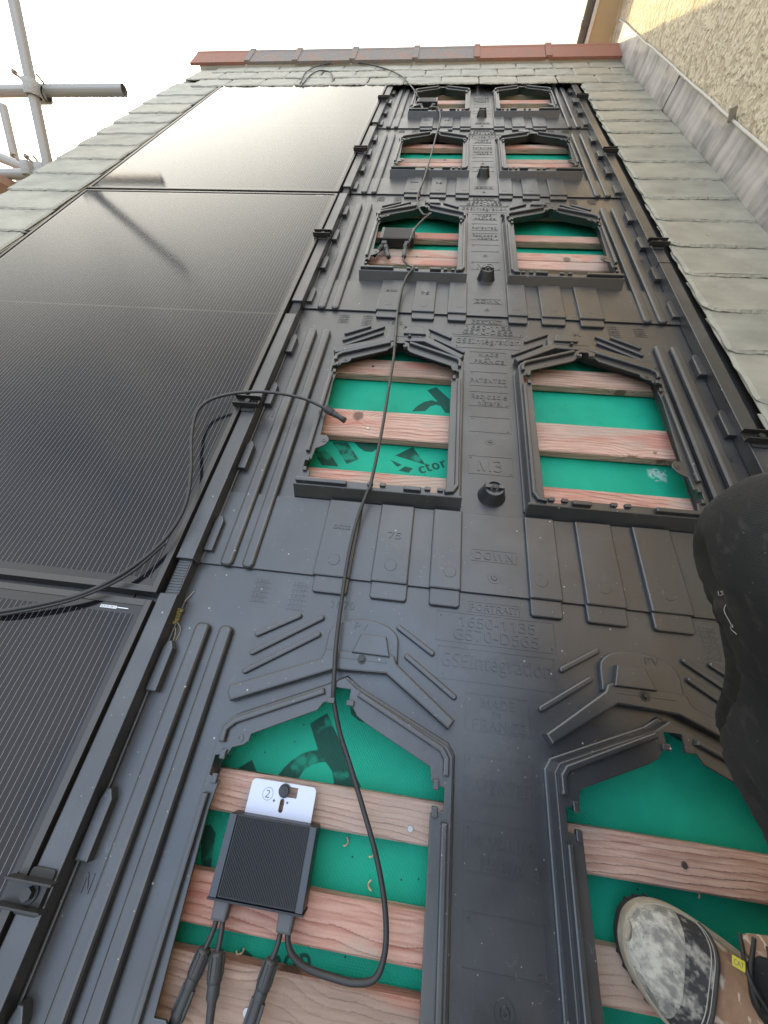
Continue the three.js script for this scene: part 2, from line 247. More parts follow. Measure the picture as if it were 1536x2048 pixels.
function ext(pts, z0, z1, b = 0, { holes = [], bz = b, seg = 2 } = {}) {  // solid between two heights, top and bottom edges eased by b
  const s = pts instanceof THREE.Shape ? pts : shapeOf(pts, holes);
  const g = new THREE.ExtrudeGeometry(s, b ? { depth: z1 - z0 - 2 * bz, bevelEnabled: true, bevelSize: b, bevelOffset: -b, bevelThickness: bz, bevelSegments: seg, curveSegments: 6 } : { depth: z1 - z0, bevelEnabled: false, curveSegments: 6 });
  g.translate(0, 0, z0 + (b ? bz : 0)); g.clearGroups(); return g;
}
const rect = (x0, x1, y0, y1) => [[x0, y0], [x1, y0], [x1, y1], [x0, y1]];
function rrect(x0, x1, y0, y1, r, n = 4) { const o = []; for (const [cx, cy, a] of [[x1 - r, y0 + r, -90], [x1 - r, y1 - r, 0], [x0 + r, y1 - r, 90], [x0 + r, y0 + r, 180]]) for (let i = 0; i <= n; i++) { const t = (a + 90 * i / n) * Math.PI / 180; o.push([cx + r * Math.cos(t), cy + r * Math.sin(t)]); } return o; }
function capsule(x0, y0, x1, y1, w) { const a = Math.atan2(y1 - y0, x1 - x0), o = []; for (let i = 0; i <= 6; i++) { const t = a - Math.PI / 2 + Math.PI * i / 6; o.push([x1 + w / 2 * Math.cos(t), y1 + w / 2 * Math.sin(t)]); } for (let i = 0; i <= 6; i++) { const t = a + Math.PI / 2 + Math.PI * i / 6; o.push([x0 + w / 2 * Math.cos(t), y0 + w / 2 * Math.sin(t)]); } return o; }
function thick(path, w) {                                            // outline of a polyline with width
  const L = [], Rr = [];
  for (let i = 0; i < path.length; i++) {
    const a = path[Math.max(0, i - 1)], b = path[i], c = path[Math.min(path.length - 1, i + 1)];
    const d1 = Math.atan2(b[1] - a[1], b[0] - a[0]), d2 = Math.atan2(c[1] - b[1], c[0] - b[0]);
    const t1 = i ? d1 : d2, t2 = i < path.length - 1 ? d2 : d1; let da = t2 - t1; while (da > Math.PI) da -= 2 * Math.PI; while (da < -Math.PI) da += 2 * Math.PI;
    const t = t1 + da / 2 + Math.PI / 2, k = w / 2 / Math.max(0.4, Math.cos(da / 2));
    L.push([b[0] + k * Math.cos(t), b[1] + k * Math.sin(t)]); Rr.push([b[0] - k * Math.cos(t), b[1] - k * Math.sin(t)]);
  }
  return L.concat(Rr.reverse());
}
function bx(x0, x1, y0, y1, z0, z1) { const g = new THREE.BoxGeometry(x1 - x0, y1 - y0, z1 - z0); g.translate((x0 + x1) / 2, (y0 + y1) / 2, (z0 + z1) / 2); return g; }
function cyl(r0, r1, h, n = 20) { const g = new THREE.CylinderGeometry(r1, r0, h, n); g.rotateX(Math.PI / 2); g.translate(0, 0, h / 2); return g; }   // stands on z = 0
function lathe(pts, n = 24) { const g = new THREE.LatheGeometry(pts.map(p => V2(...p)), n); g.rotateX(Math.PI / 2); return g; }                          // axis z
const at = (g, x, y, z) => { g.translate(x, y, z); return g; };
function metric(g) {                                                  // uv in metres from position, by facing
  if (g.index) g = g.toNonIndexed(); g.computeVertexNormals();
  const p = g.attributes.position, n = g.attributes.normal, uv = new Float32Array(p.count * 2);
  for (let i = 0; i < p.count; i += 3) {
    const ax = [0, 0, 0]; for (let k = 0; k < 3; k++) { ax[0] += Math.abs(n.getX(i + k)); ax[1] += Math.abs(n.getY(i + k)); ax[2] += Math.abs(n.getZ(i + k)); }
    const m = ax.indexOf(Math.max(...ax));
    for (let k = 0; k < 3; k++) { const x = p.getX(i + k), y = p.getY(i + k), z = p.getZ(i + k); uv[(i + k) * 2] = m === 0 ? y : x; uv[(i + k) * 2 + 1] = m === 2 ? y : z; }
  }
  g.setAttribute('uv', new THREE.BufferAttribute(uv, 2)); return g;
}
function merge(list) { return mergeGeometries(list.map(g => { let q = g.index ? g.toNonIndexed() : g; q = q.clone(); for (const k of Object.keys(q.attributes)) if (!['position', 'normal', 'uv'].includes(k)) q.deleteAttribute(k); q.clearGroups(); return q; })); }
function mirror(g, c) {                                               // about u = c
  g = g.index ? g.toNonIndexed() : g.clone(); g.scale(-1, 1, 1); g.translate(2 * c, 0, 0);
  for (const a of Object.values(g.attributes)) for (let i = 0; i < a.count; i += 3) for (let k = 0; k < a.itemSize; k++) { const t = a.array[(i + 1) * a.itemSize + k]; a.array[(i + 1) * a.itemSize + k] = a.array[(i + 2) * a.itemSize + k]; a.array[(i + 2) * a.itemSize + k] = t; }
  return g;
}
const taken = {};
const numbered = n => { const k = taken[n] = (taken[n] ?? -1) + 1; return k ? n + '_' + String(k).padStart(3, '0') : n; };
function tag(o, label, category, group, kind) { o.userData.label = label; o.userData.category = category; if (group) o.userData.group = group; if (kind) o.userData.kind = kind; return o; }
function thing(name, label, category, pos = [0, 0, 0], { group, kind, world = false } = {}) {
  const o = new THREE.Group(); o.name = numbered(name); scene.add(o);
  if (world) o.position.set(...pos); else { o.position.copy(P(...pos)); o.quaternion.copy(ROOF); }
  return tag(o, label, category, group, kind);
}
function part(parent, name, g, m) { const o = new THREE.Mesh(g, m); o.name = name; o.castShadow = o.receiveShadow = true; parent.add(o); return o; }
function dup(o, label, pos) { const c = o.clone(); c.name = numbered(o.name.replace(/_\d{3}$/, '')); c.userData = { ...o.userData, label }; if (pos) c.position.copy(P(...pos)); scene.add(c); return c; }
function tube(pts, r, seg = 120, n = 10) { return new THREE.TubeGeometry(new THREE.CatmullRomCurve3(pts.map(p => new THREE.Vector3(...p)), false, 'catmullrom', 0.5), seg, r, n, false); }
function along(g, a, b) {                                             // put a z-axis solid at a, pointing to b
  const A = new THREE.Vector3(...a), d = new THREE.Vector3(...b).sub(A).normalize();
  g.applyQuaternion(new THREE.Quaternion().setFromUnitVectors(new THREE.Vector3(0, 0, 1), d)); g.translate(A.x, A.y, A.z); return g;
}

// ------------------------------------------------------------------ setting
{
  const g = new THREE.Mesh(new THREE.PlaneGeometry(900, 900).rotateX(-Math.PI / 2).translate(0, -6, 0), M.ground);
  const uv = g.geometry.attributes.uv; for (let i = 0; i < uv.count; i++) uv.setXY(i, uv.getX(i) * 900, uv.getY(i) * 900);
  g.name = 'ground'; g.receiveShadow = true; tag(g, 'ground far below the roof', 'ground', null, 'structure'); scene.add(g);
}
const PITCHV = 0.87, NT = 5;
const roof = thing('roof', 'pitched slate roof opened up to its green membrane and timber battens', 'roof', [0, 0, 0], { kind: 'structure' });
{ // boards and masonry that close the roof below
  part(roof, 'deck', ext(rect(-2.02, 1.02, -1.25, 4.93), -0.14, -0.05), M.deck);
  const sag = (u, v) => -0.028 - 0.006 * fbm(u * 5 + 3, v * 9, 7, 3) + 0.0015 * vn(u * 22, v * 30, 3);
  const sheet = (u0, u1, v0, v1, nu, nv, dz, norm) => {
    const g = new THREE.PlaneGeometry(u1 - u0, v1 - v0, nu, nv); g.translate((u0 + u1) / 2, (v0 + v1) / 2, 0);
    const p = g.attributes.position, uv = g.attributes.uv;
    for (let i = 0; i < p.count; i++) { const u = p.getX(i), v = p.getY(i); let w = sag(u, v) + dz; 
      w += 0.014 * Math.exp(-(((v - 3.09) / 0.02) ** 2)) * (0.5 + 0.5 * Math.sin(u * 9 + 1.5)); p.setZ(i, w); if (!norm) uv.setXY(i, u, v); }
    g.computeVertexNormals(); return g;
  };
  const m1 = part(roof, 'membrane_sheet', sheet(mem.u0, mem.u1, mem.v0, mem.v1, 120, 170, 0, true), M.membrane);
  part(roof, 'membrane_sheet', sheet(-2.0, 1.0, 1.70, 4.9, 150, 220, -0.003, false), M.membraneFar);
  part(roof, 'membrane_sheet', sheet(-2.0, -0.59, -1.2, 1.72, 60, 60, -0.003, false), M.membraneFar);
  part(roof, 'membrane_sheet', sheet(0.65, 1.0, -1.2, 1.72, 20, 60, -0.003, false), M.membraneFar);
  part(roof, 'underlay_tray', ext(rect(-1.68, -0.602, -1.2, 4.4), -0.003, 0.001), M.plastic);
  // battens: [v low, v high, wood, thickness]
  const rows = [[-0.55, -0.50, 0], [-0.36, -0.31, 1], [-0.17, -0.12, 2], [0.02, 0.07, 0], [0.195, 0.245, 1], [0.308, 0.366, 2], [0.390, 0.440, 1], [0.504, 0.554, 0], [0.72, 0.77, 1], [0.86, 0.91, 2], [1.035, 1.130, 1], [1.232, 1.322, 0], [1.458, 1.522, 2], [1.62, 1.67, 0], [1.80, 1.85, 1], [2.046, 2.098, 0], [2.103, 2.155, 1], [2.240, 2.288, 2], [2.46, 2.51, 0], [2.67, 2.72, 1], [2.962, 3.006, 0], [3.011, 3.061, 2], [3.212, 3.262, 1], [3.42, 3.47, 0], [3.60, 3.65, 1], [3.79, 3.885, 2], [3.982, 4.052, 0], [4.16, 4.21, 1], [4.36, 4.41, 2], [4.56, 4.61, 0]];
  rows.forEach(([a, b, k], i) => {
    const c = 0.0025, t = -0.0045 - 0.001 * rnd(), z = -0.0275;
    const g = ext([[a + c, z], [b - c, z], [b, z + c], [b, t - c], [b - c, t], [a + c, t], [a, t - c], [a, z + c]], 0, 3.0);   // x=v, y=w, z=u
    const m = new THREE.Matrix4().makeBasis(new THREE.Vector3(0, 1, 0), new THREE.Vector3(0, 0, 1), new THREE.Vector3(1, 0, 0)); g.applyMatrix4(m); g.translate(-2.0, 0, 0);
    const q = metric(g), uv = q.attributes.uv, p = q.attributes.position, n = q.attributes.normal, ou = rr(0, 1), ov = rr(0, 1);
    for (let j = 0; j < uv.count; j++) uv.setXY(j, p.getX(j) + ou, (Math.abs(n.getZ(j)) > 0.6 ? p.getY(j) : p.getZ(j)) + ov);
    part(roof, 'batten', q, M.wood[k]);
  });
  const nail = cyl(0.0042, 0.0038, 0.0012, 12); for (const [u, v] of [[0.163, 0.528], [0.168, 0.418], [-0.205, 0.414], [-0.235, 0.330], [-0.25, 1.49], [-0.23, 1.26], [0.43, 1.25], [-0.26, 1.09], [0.30, 0.53], [-0.06, 0.52]]) { const n = part(roof, 'nail', nail, M.steel); n.position.set(u, v, -0.0048); }
  // back slope, gable and verge close the house off from the sun behind
  const apexV = 4.955, apex = P(0, apexV, 0);
  const inv = ROOF.clone().invert();
  const back = new THREE.BoxGeometry(3.04, 0.1, 6.6); back.translate(0, -0.05, -3.3); back.rotateX(-PITCH); back.translate(-0.5, apex.y, apex.z);
  back.applyQuaternion(inv); part(roof, 'back_slope', metric(back), M.slateEdge);
  const gs = new THREE.Shape([V2(-9.0, -6.05), V2(0.95, -6.05), V2(0.95, -0.95), V2(apex.z, apex.y - 0.2), V2(-9.0, -1.25)]);
  const gb = new THREE.ExtrudeGeometry(gs, { depth: 0.22, bevelEnabled: false }); gb.rotateY(-Math.PI / 2); gb.translate(-1.80, 0, 0); gb.applyQuaternion(inv);
  part(roof, 'gable_wall', metric(gb), M.brick);
  part(roof, 'verge_strip', ext(rect(-2.045, -1.985, -1.2, 4.86), -0.04, 0.017, 0.002), M.slateEdge);
}
// slates
function slateGeo(w, len, id, chip = 1) {                             // lower edge at y = 0, dressed and chipped
  const pts = [], n = 40, e = (t, k) => (fbm(t * 34 + id * 9.1, k, id, 3) - 0.5) * 0.010 * chip;
  for (let i = 0; i <= n; i++) { const t = i / n; let y = e(t, 1); y += 0.018 * Math.exp(-t * w / 0.012) + 0.014 * Math.exp(-(1 - t) * w / 0.009); pts.push([t * w, y]); }
  for (let i = 1; i <= 10; i++) pts.push([w + e(i / 10, 2) * 0.4, len * i / 10]);
  for (let i = 10; i >= 1; i--) pts.push([e(i / 10, 3) * 0.9 * (i < 10), len * i / 10]);
  const g = ext(pts, 0, 0.0100, 0.0070, { bz: 0.0042, seg: 1 });
  const p = g.attributes.position; for (let i = 0; i < p.count; i++) { const y = p.getY(i), x = p.getX(i); p.setZ(i, p.getZ(i) - y * 0.03 + (fbm(x * 6 + id, y * 6, id * 3, 2) - 0.5) * 0.003 + (y < 0.022 || x < 0.012 ? (fbm(x * 70, y * 110, id, 2) - 0.5) * 0.0055 : 0)); }
  return metric(g);
}
{
  const wide = [0, 1, 2, 3].map(i => slateGeo(0.338, 0.36, i + 1)), wideL = [0, 1, 2].map(i => slateGeo(0.352, 0.36, i + 11)), std = [0, 1, 2, 3].map(i => slateGeo(0.2395, 0.30, i + 21, 0.8)), half = slateGeo(0.12, 0.30, 31, 0.8);
  const G = 0.1885;
  let k = 0;
  const put = (g, u, v, dw = 0) => { const s = part(roof, 'slate', g, M.slate[Math.floor(rnd() * 3)]); s.position.set(u + rr(-0.002, 0.002), v + rr(-0.003, 0.003), 0.029 + dw + rr(0, 0.001)); s.rotation.z = rr(-0.006, 0.006); k++; };
  for (let j = 1; j < 27; j++) { put(wide[Math.floor(rnd() * 4)], 0.666, 4.209 - G * j); put(wideL[Math.floor(rnd() * 3)], -2.052, 4.19 - G * j); }
  const joints = [0.046, -0.073, 0.056];
  for (let r = 0; r < 3; r++) for (let i = -9; i < 5; i++) {
    const u = joints[r] + 0.2425 * i; if (u > 0.99 || u < -2.1) continue;
    if (u + 0.2425 > 1.02) { if (1.005 - u > 0.1) { const h = put; const s = part(roof, 'slate', half, M.slate[k++ % 3]); s.position.set(u, 4.209 + G * r, 0.029); s.scale.x = (1.003 - u) / 0.12; } continue; }
    put(std[Math.floor(rnd() * 4)], u, 4.209 + G * r);
  }
  // soaker strips that close the gaps under the slate edges
  part(roof, 'side_soaker', ext(rect(0.655, 1.015, -1.2, 4.2), -0.003, 0.012), M.blackMetal);
  part(roof, 'side_soaker', ext(rect(-2.0, -1.682, -1.2, 4.2), -0.003, 0.012), M.blackMetal);
  // ridge tiles
  const us = [1.012, 0.51, 0.03, -0.41, -0.86, -1.28, -1.67, -2.11];
  for (let i = 0; i < 7; i++) {
    const u1 = us[i] - 0.004, u0 = us[i + 1] + 0.004, th = 2 * PITCH;
    // cross-section in (v, w): front wing down the slope, rounded top, back wing
    const d = [Math.cos(th), -Math.sin(th)], ax = 4.945, aw = 0.075, f = 0.20, t = 0.016;
    const sec = [[ax - f, 0.046], [ax - f, 0.046 + t], [ax - 0.035, aw - 0.002 + t * 0.6], [ax - 0.01, aw + t], [ax + 0.015, aw + t * 0.7], [ax + 0.03 + 0.18 * d[0], aw - 0.01 + 0.18 * d[1]], [ax + 0.015 + 0.18 * d[0], aw - 0.02 + 0.18 * d[1]], [ax, aw - t * 0.3], [ax - 0.04, aw - t * 0.5]];
    const toU = g => { g.applyMatrix4(new THREE.Matrix4().makeBasis(new THREE.Vector3(0, 1, 0), new THREE.Vector3(0, 0, 1), new THREE.Vector3(1, 0, 0))); return g; };
    const g = toU(ext(sec, u0, u1, 0.003)), col = toU(ext(sec.map(([v, w]) => [v, w]), u0 - 0.02, u0 + 0.022, 0.003)); col.translate(0, 0.004, 0.007);
    const m = part(roof, 'ridge_tile', metric(g), i === 0 || i === 6 || i === 1 ? M.ridge : M.ridgeGrey); m.rotation.z = rr(-0.003, 0.003);
    if (i < 6) part(m, 'joint_collar', metric(col), i < 2 ? M.ridge : M.ridgeGrey);
  }
  part(roof, 'ridge_mortar', ext(rect(-2.03, 1.0, 4.75, 4.95), 0.02, 0.05), M.sealant);
}
// neighbouring house
{
  const h = thing('neighbouring_house', 'beige rough rendered house wall rising beside the slates, its top in sunlight', 'house');
  const toU = g => { g.applyMatrix4(new THREE.Matrix4().makeBasis(new THREE.Vector3(0, 1, 0), new THREE.Vector3(0, 0, 1), new THREE.Vector3(1, 0, 0))); return g; };
  part(h, 'wall', (() => { const g = metric(toU(ext([[-4, -5.5], [5.33, -2.2], [5.33, 3.0], [3.4, 4.2], [-4, 1.6]], 1.022, 1.35))); const p = g.attributes.position, uv = g.attributes.uv; for (let i = 0; i < uv.count; i++) { const v = p.getY(i), w = p.getZ(i); uv.setXY(i, (v * cP - w * sP) / 1.1, (v * sP + w * cP) / 1.1); } return g; })(), M.render);
  part(h, 'soffit', metric(bx(0.866, 1.024, 5.335, 5.36, -1.2, 3.0)), M.cream);
  part(h, 'barge_board', metric(bx(0.843, 0.8655, 5.325, 5.40, -1.2, 3.0)), M.white);
  const gut = new THREE.CylinderGeometry(0.03, 0.03, 4.0, 20); gut.rotateX(Math.PI / 2); gut.translate(0.8125, 5.36, 0.8); const gm = part(h, 'gutter', gut, M.gutter);
  const br = new THREE.CylinderGeometry(0.034, 0.034, 0.03, 20); br.rotateX(Math.PI / 2); br.translate(0.8125, 5.36, 0.13); part(gm, 'bracket', br, M.gutter);
}
// lead flashing
{
  const f = thing('lead_flashing', 'mottled grey lead flashing between the slates and the rendered wall', 'flashing');
  const edges = [-0.2, 1.10, 2.37, 3.64, 4.93];
  for (let i = 0; i < 4; i++) {
    const a = edges[i] - (i ? 0.0 : 0), b = edges[i + 1] + 0.06, g = new THREE.BoxGeometry(0.003, b - a, 0.130, 1, 60, 14);
    g.translate(1.0135 - 0.0018 * (i % 2), (a + b) / 2, 0.098);
    const p = g.attributes.position;
    for (let k = 0; k < p.count; k++) { const v = p.getY(k), w = p.getZ(k); p.setX(k, p.getX(k) + 0.009 * (fbm(v * 4, w * 12, 3 + i, 3) - 0.5) - 0.011 * sm(clamp((0.14 - w) / 0.10))); if (w > 0.15) p.setZ(k, w + 0.006 * (fbm(v * 7, 1, 9, 3) - 0.5)); }
    const s = part(f, 'lead_sheet', metric(g), M.lead); s.position.x = -0.0035 * (i % 2);
  }
  const end = ext([[4.93, 0.034], [4.99, 0.034], [5.20, 0.155], [4.93, 0.165]], 1.008, 1.012); end.applyMatrix4(new THREE.Matrix4().makeBasis(new THREE.Vector3(0, 1, 0), new THREE.Vector3(0, 0, 1), new THREE.Vector3(1, 0, 0)));
  part(f, 'lead_sheet', metric(end), M.lead);
  const pts = []; for (let i = 0; i <= 60; i++) { const v = -0.2 + 5.4 * i / 60; pts.push([1.0125, v, 0.163 + 0.008 * (fbm(v * 5, 2, 3, 3) - 0.5)]); }
  part(f, 'sealant_bead', tube(pts, 0.0055, 260, 8), M.sealant);
  part(f, 'fixing_clip', metric(along(bx(-0.012, 0.012, -0.003, 0.003, 0, 0.05), [1.012, 2.90, 0.158], [0.995, 2.895, 0.19])), M.lead);
}
// scaffold beyond the verge
{
  const s = thing('scaffold', 'galvanised scaffold tubes with a crossing coupler beyond the left verge', 'scaffold', [0, 0, 0], { world: true });
  const tb = (a, b, name = 'tube') => { const A = new THREE.Vector3(...a), B = new THREE.Vector3(...b), d = B.clone().sub(A), L = d.length(); const g = lathe([[0.0205, 0], [0.0242, 0], [0.0242, L], [0.0205, L], [0.0205, L - 0.2], [0.0205, 0.2], [0.0205, 0]], 24); along(g, a, b); return part(s, name, g, M.galv); };
  tb([-2.165, -6, -2.32], [-2.165, 3.02, -2.32], 'upright_tube'); tb([-4.2, 2.122, -2.372], [-1.715, 2.119, -2.372], 'ledger_tube');
  tb([-3.0, -6, -2.97], [-3.0, 2.37, -2.97], 'upright_tube'); tb([-4.4, 1.775, -2.37], [-2.22, 1.782, -2.37], 'ledger_tube');
  tb([-3.3, 2.12, -2.55], [-2.30, 1.80, -2.42], 'brace_tube');
  const coupler = (x, y, z) => {
    const c = part(s, 'coupler', merge([at(lathe([[0.025, -0.03], [0.034, -0.03], [0.034, 0.03], [0.025, 0.03]], 16).rotateX(Math.PI / 2), 0, 0, 0), at(lathe([[0.025, -0.03], [0.034, -0.03], [0.034, 0.03], [0.025, 0.03]], 16).rotateY(Math.PI / 2), 0, 0, -0.05), bx(-0.03, 0.03, -0.03, 0.03, -0.045, -0.005)]), M.galv); c.position.set(x, y, z);
    const bolt = merge([at(new THREE.CylinderGeometry(0.006, 0.006, 0.09, 8).rotateZ(0.9), -0.05, 0.04, 0), at(new THREE.CylinderGeometry(0.006, 0.006, 0.08, 8).rotateX(0.6).rotateZ(0.5), 0.04, 0.035, -0.04), at(new THREE.CylinderGeometry(0.012, 0.012, 0.014, 6).rotateZ(0.9), -0.075, 0.06, 0)]); part(c, 'bolt', bolt, M.rust);
  };
  coupler(-2.165, 2.10, -2.318); coupler(-2.32, 1.80, -2.36); coupler(-2.20, 1.775, -2.318);
  for (let i = 0; i < 4; i++) { const b = part(s, 'board', metric(bx(-0.11, 0.11, -0.019, 0.019, -2.0, 0.5)), M.wood[2]); b.position.set(-2.55 - 0.235 * i, 1.735, -2.0); }
}

// ------------------------------------------------------------------ tray
const CU = 0.0615;
const font = await new FontLoader().loadAsync('fonts/droid/droid_sans_regular.typeface.json');
function text(str, u0, u1, v, size, z = 0, d = 0.0015) {                // between u0 and u1, baseline v
  const g = new TextGeometry(str, { font, size, depth: d, curveSegments: 2, bevelEnabled: false }); g.computeBoundingBox();
  const b = g.boundingBox; g.translate(-b.min.x, 0, 0); if (u1 !== null) g.scale((u1 - u0) / (b.max.x - b.min.x), 1, 1); g.translate(u0, v, z - 0.0003); return g;
}
function boxLine(u0, u1, v0, v1, z = 0, t = 0.0011) { return ext(rect(u0, u1, v0, v1), z - 0.0005, z + 0.0007, 0, { holes: [rect(u0 + t, u1 - t, v0 + t, v1 - t)] }); }

// outlines of the left opening (metres, tray frame)
const OUT = [[-0.353, 0.188], [-0.008, 0.188], [-0.008, 0.612], [-0.016, 0.624], [-0.158, 0.682], [-0.180, 0.696], [-0.206, 0.682], [-0.340, 0.622], [-0.353, 0.606]];
const OPEN = [[-0.327, 0.203], [-0.199, 0.203], [-0.199, 0.196], [-0.190, 0.196], [-0.190, 0.189 + 0.004], [-0.172, 0.193], [-0.172, 0.196], [-0.164, 0.196], [-0.164, 0.203], [-0.079, 0.203], [-0.079, 0.196], [-0.070, 0.196], [-0.070, 0.193], [-0.053, 0.193], [-0.053, 0.196], [-0.045, 0.196], [-0.045, 0.203], [-0.037, 0.206],
  [-0.037, 0.545], [-0.019, 0.549], [-0.019, 0.574], [-0.037, 0.580], [-0.040, 0.596], [-0.137, 0.637], [-0.152, 0.645], [-0.160, 0.655], [-0.168, 0.662], [-0.168, 0.680], [-0.192, 0.680], [-0.192, 0.662], [-0.206, 0.657], [-0.213, 0.646], [-0.304, 0.603], [-0.305, 0.594], [-0.312, 0.588], [-0.327, 0.583], [-0.330, 0.574], [-0.348, 0.571], [-0.348, 0.548], [-0.332, 0.543], [-0.335, 0.510], [-0.328, 0.327], [-0.314, 0.327], [-0.307, 0.319], [-0.306, 0.309], [-0.312, 0.298], [-0.323, 0.290], [-0.331, 0.286], [-0.333, 0.255], [-0.346, 0.250], [-0.346, 0.226], [-0.330, 0.222]];
const trayParts = [];
const add = (name, g, m = M.plastic, subs = []) => trayParts.push({ name, g: metric(g), m, subs });
const both = (name, make, m, subs) => { for (const k of [0, 1]) { const f = g => k ? mirror(g, CU) : g; add(name, f(make()), m, (subs ? subs() : []).map(([n, g, mm]) => [n, metric(f(g)), mm])); } };
{
  const z0 = -0.003;
  // floor sheet with two openings; front strip steps up over the tray below
  add('plate', ext(rect(-0.60, 0.617, 0.160, 0.905), z0, 0, 0, { holes: [inset(OUT, 0.006), inset(mirror2(OUT), 0.006)] }));
  const strip = ext(rect(-0.512, 0.617, -0.002, 0.168), 0.0012, 0.0050, 0.0012);
  add('lap_strip', strip);
  // raised laps and the sockets of the next tray
  both('lap_channel', () => ext(rrect(-0.0575, 0.0005, -0.003, 0.167, 0.003), 0.0014, 0.0125, 0.0030), undefined, () => [['disc', at(cyl(0.0118, 0.0108, 0.0009, 24), -0.021, 0.031, 0.0122), M.plastic]]);
  both('lap_channel', () => ext(rrect(-0.166, -0.097, -0.003, 0.167, 0.003), 0.0014, 0.0125, 0.0030), undefined, () => [['disc', at(cyl(0.0118, 0.0108, 0.0009, 24), -0.132, 0.031, 0.0122), M.plastic]]);
  both('lap_channel', () => ext(rrect(-0.276, -0.205, -0.003, 0.167, 0.003), 0.0014, 0.0125, 0.0030), undefined, () => [['disc', at(cyl(0.0118, 0.0108, 0.0009, 24), -0.241, 0.031, 0.0122), M.plastic]]);
  for (const [a, b] of [[-0.0555, -0.0005], [-0.164, -0.096], [-0.272, -0.206]]) both('socket_pad', () => ext(rrect(a, b, 0.836, 0.885, 0.006), -0.001, 0.0075, 0.0025));
  // long ribs and pads
  for (const [a, b] of [[-0.461, -0.435], [-0.417, -0.393], [0.506, 0.530], [0.547, 0.572]]) add('rib', ext(rrect(a, b, -0.004, 0.757, 0.010), -0.001, 0.0125, 0.0065, { bz: 0.0060, seg: 3 }));
  for (const v of [0.022, 0.227, 0.432, 0.640]) {
    add('spacer_pad', ext([[-0.501, v], [-0.483, v], [-0.483, v + 0.068], [-0.490, v + 0.080], [-0.497, v + 0.080], [-0.501, v + 0.066]], -0.001, 0.014, 0.002));
    add('spacer_pad', ext([[0.589, v], [0.609, v], [0.609, v + 0.066], [0.604, v + 0.080], [0.596, v + 0.080], [0.589, v + 0.068]], -0.001, 0.014, 0.002));
  }
  // edge bands
  add('edge_band', merge([ext(rect(-0.537, -0.503, -0.006, 0.795), 0.001, 0.030, 0.002), ext(rect(-0.5025, -0.4985, 0.002, 0.79), -0.001, 0.006, 0.001)]));
  const rb = [ext(rect(-0.534, -0.507, 0.790, 0.90), -0.001, 0.021, 0.001)]; for (let i = 0; i < 13; i++) rb.push(ext(rect(-0.532, -0.509, 0.799 + i * 0.0054, 0.8018 + i * 0.0054), 0.020, 0.0228, 0.0006));
  add('ribbed_joint', merge(rb));
  add('edge_lip', ext(rect(0.6125, 0.6165, 0.0, 0.80), -0.001, 0.012, 0.001));
  // upstand frame round each opening
  const W2 = OUT;
  const bars = [
    [[-0.343, 0.588], [-0.343, 0.606], [-0.332, 0.617], [-0.207, 0.673]], [[-0.154, 0.675], [-0.025, 0.619], [-0.018, 0.609], [-0.018, 0.588]],
    [[-0.3435, 0.528], [-0.3445, 0.272]], [[-0.018, 0.538], [-0.016, 0.212], [-0.024, 0.198], [-0.040, 0.1955]]];
  const skirt = () => { const g = ext([[0.1695, 0.0005], [0.1900, 0.0005], [0.1900, 0.0306], [0.1866, 0.0306], [0.1850, 0.0296], [0.1712, 0.004]], -0.357, -0.004, 0.0012); g.applyMatrix4(new THREE.Matrix4().makeBasis(new THREE.Vector3(0, 1, 0), new THREE.Vector3(0, 0, 1), new THREE.Vector3(1, 0, 0))); return g; };
  const frame = () => merge([
    ext(W2, -0.002, 0.030, 0.0015, { holes: [inset(W2, 0.004)] }),
    skirt(),                     // wall
    ext(inset(W2, -0.006), -0.002, 0.005, 0.0025, { holes: [inset(W2, 0.003)] }),      // foot fillet
    ext(inset(W2, 0.0006), 0.0265, 0.0304, 0.001, { holes: [OPEN] })]);                // flange
  const clip = (x, y, sx, sy, z = 0.036) => ext(rrect(x - sx, x + sx, y - sy, y + sy, 0.001, 1), 0.0275, z, 0.0012);
  both('opening_frame', frame, undefined, () => [
    ...bars.map(b => ['raised_bar', ext(thick(b, 0.0085), 0.0295, 0.0385, 0.0024), M.plastic]),
    ['raised_bar', ext(rrect(-0.352, -0.243, 0.189, 0.1985, 0.002), 0.0295, 0.0400, 0.002), M.plastic],
    ['raised_bar', ext(rrect(-0.124, -0.088, 0.189, 0.1985, 0.002), 0.0295, 0.0400, 0.002), M.plastic],
    ['clip', clip(-0.194, 0.199, 0.006, 0.004), M.plastic], ['clip', clip(-0.168, 0.199, 0.006, 0.004), M.plastic],
    ['clip', clip(-0.0745, 0.199, 0.006, 0.004), M.plastic], ['clip', clip(-0.049, 0.199, 0.006, 0.004), M.plastic],
    ['clip', clip(-0.336, 0.574, 0.004, 0.006), M.plastic], ['clip', clip(-0.338, 0.545, 0.004, 0.006), M.plastic],
    ['clip', clip(-0.031, 0.577, 0.004, 0.006), M.plastic], ['clip', clip(-0.031, 0.547, 0.004, 0.006), M.plastic],
    ['clip', clip(-0.195, 0.661, 0.006, 0.004), M.plastic], ['clip', clip(-0.165, 0.661, 0.006, 0.004), M.plastic],
    ['clip', clip(-0.340, 0.251, 0.004, 0.005), M.plastic], ['clip', clip(-0.340, 0.224, 0.004, 0.005), M.plastic],
    ['eyelet', at(lathe([[0.0022, 0], [0.0055, 0], [0.0055, 0.0012], [0.0022, 0.0012], [0.0022, 0]], 14), -0.317, 0.311, 0.0303), M.plastic],
    ['eyelet', at(lathe([[0.0022, 0], [0.0055, 0], [0.0055, 0.0012], [0.0022, 0.0012], [0.0022, 0]], 14), -0.319, 0.596, 0.0303), M.plastic]]);
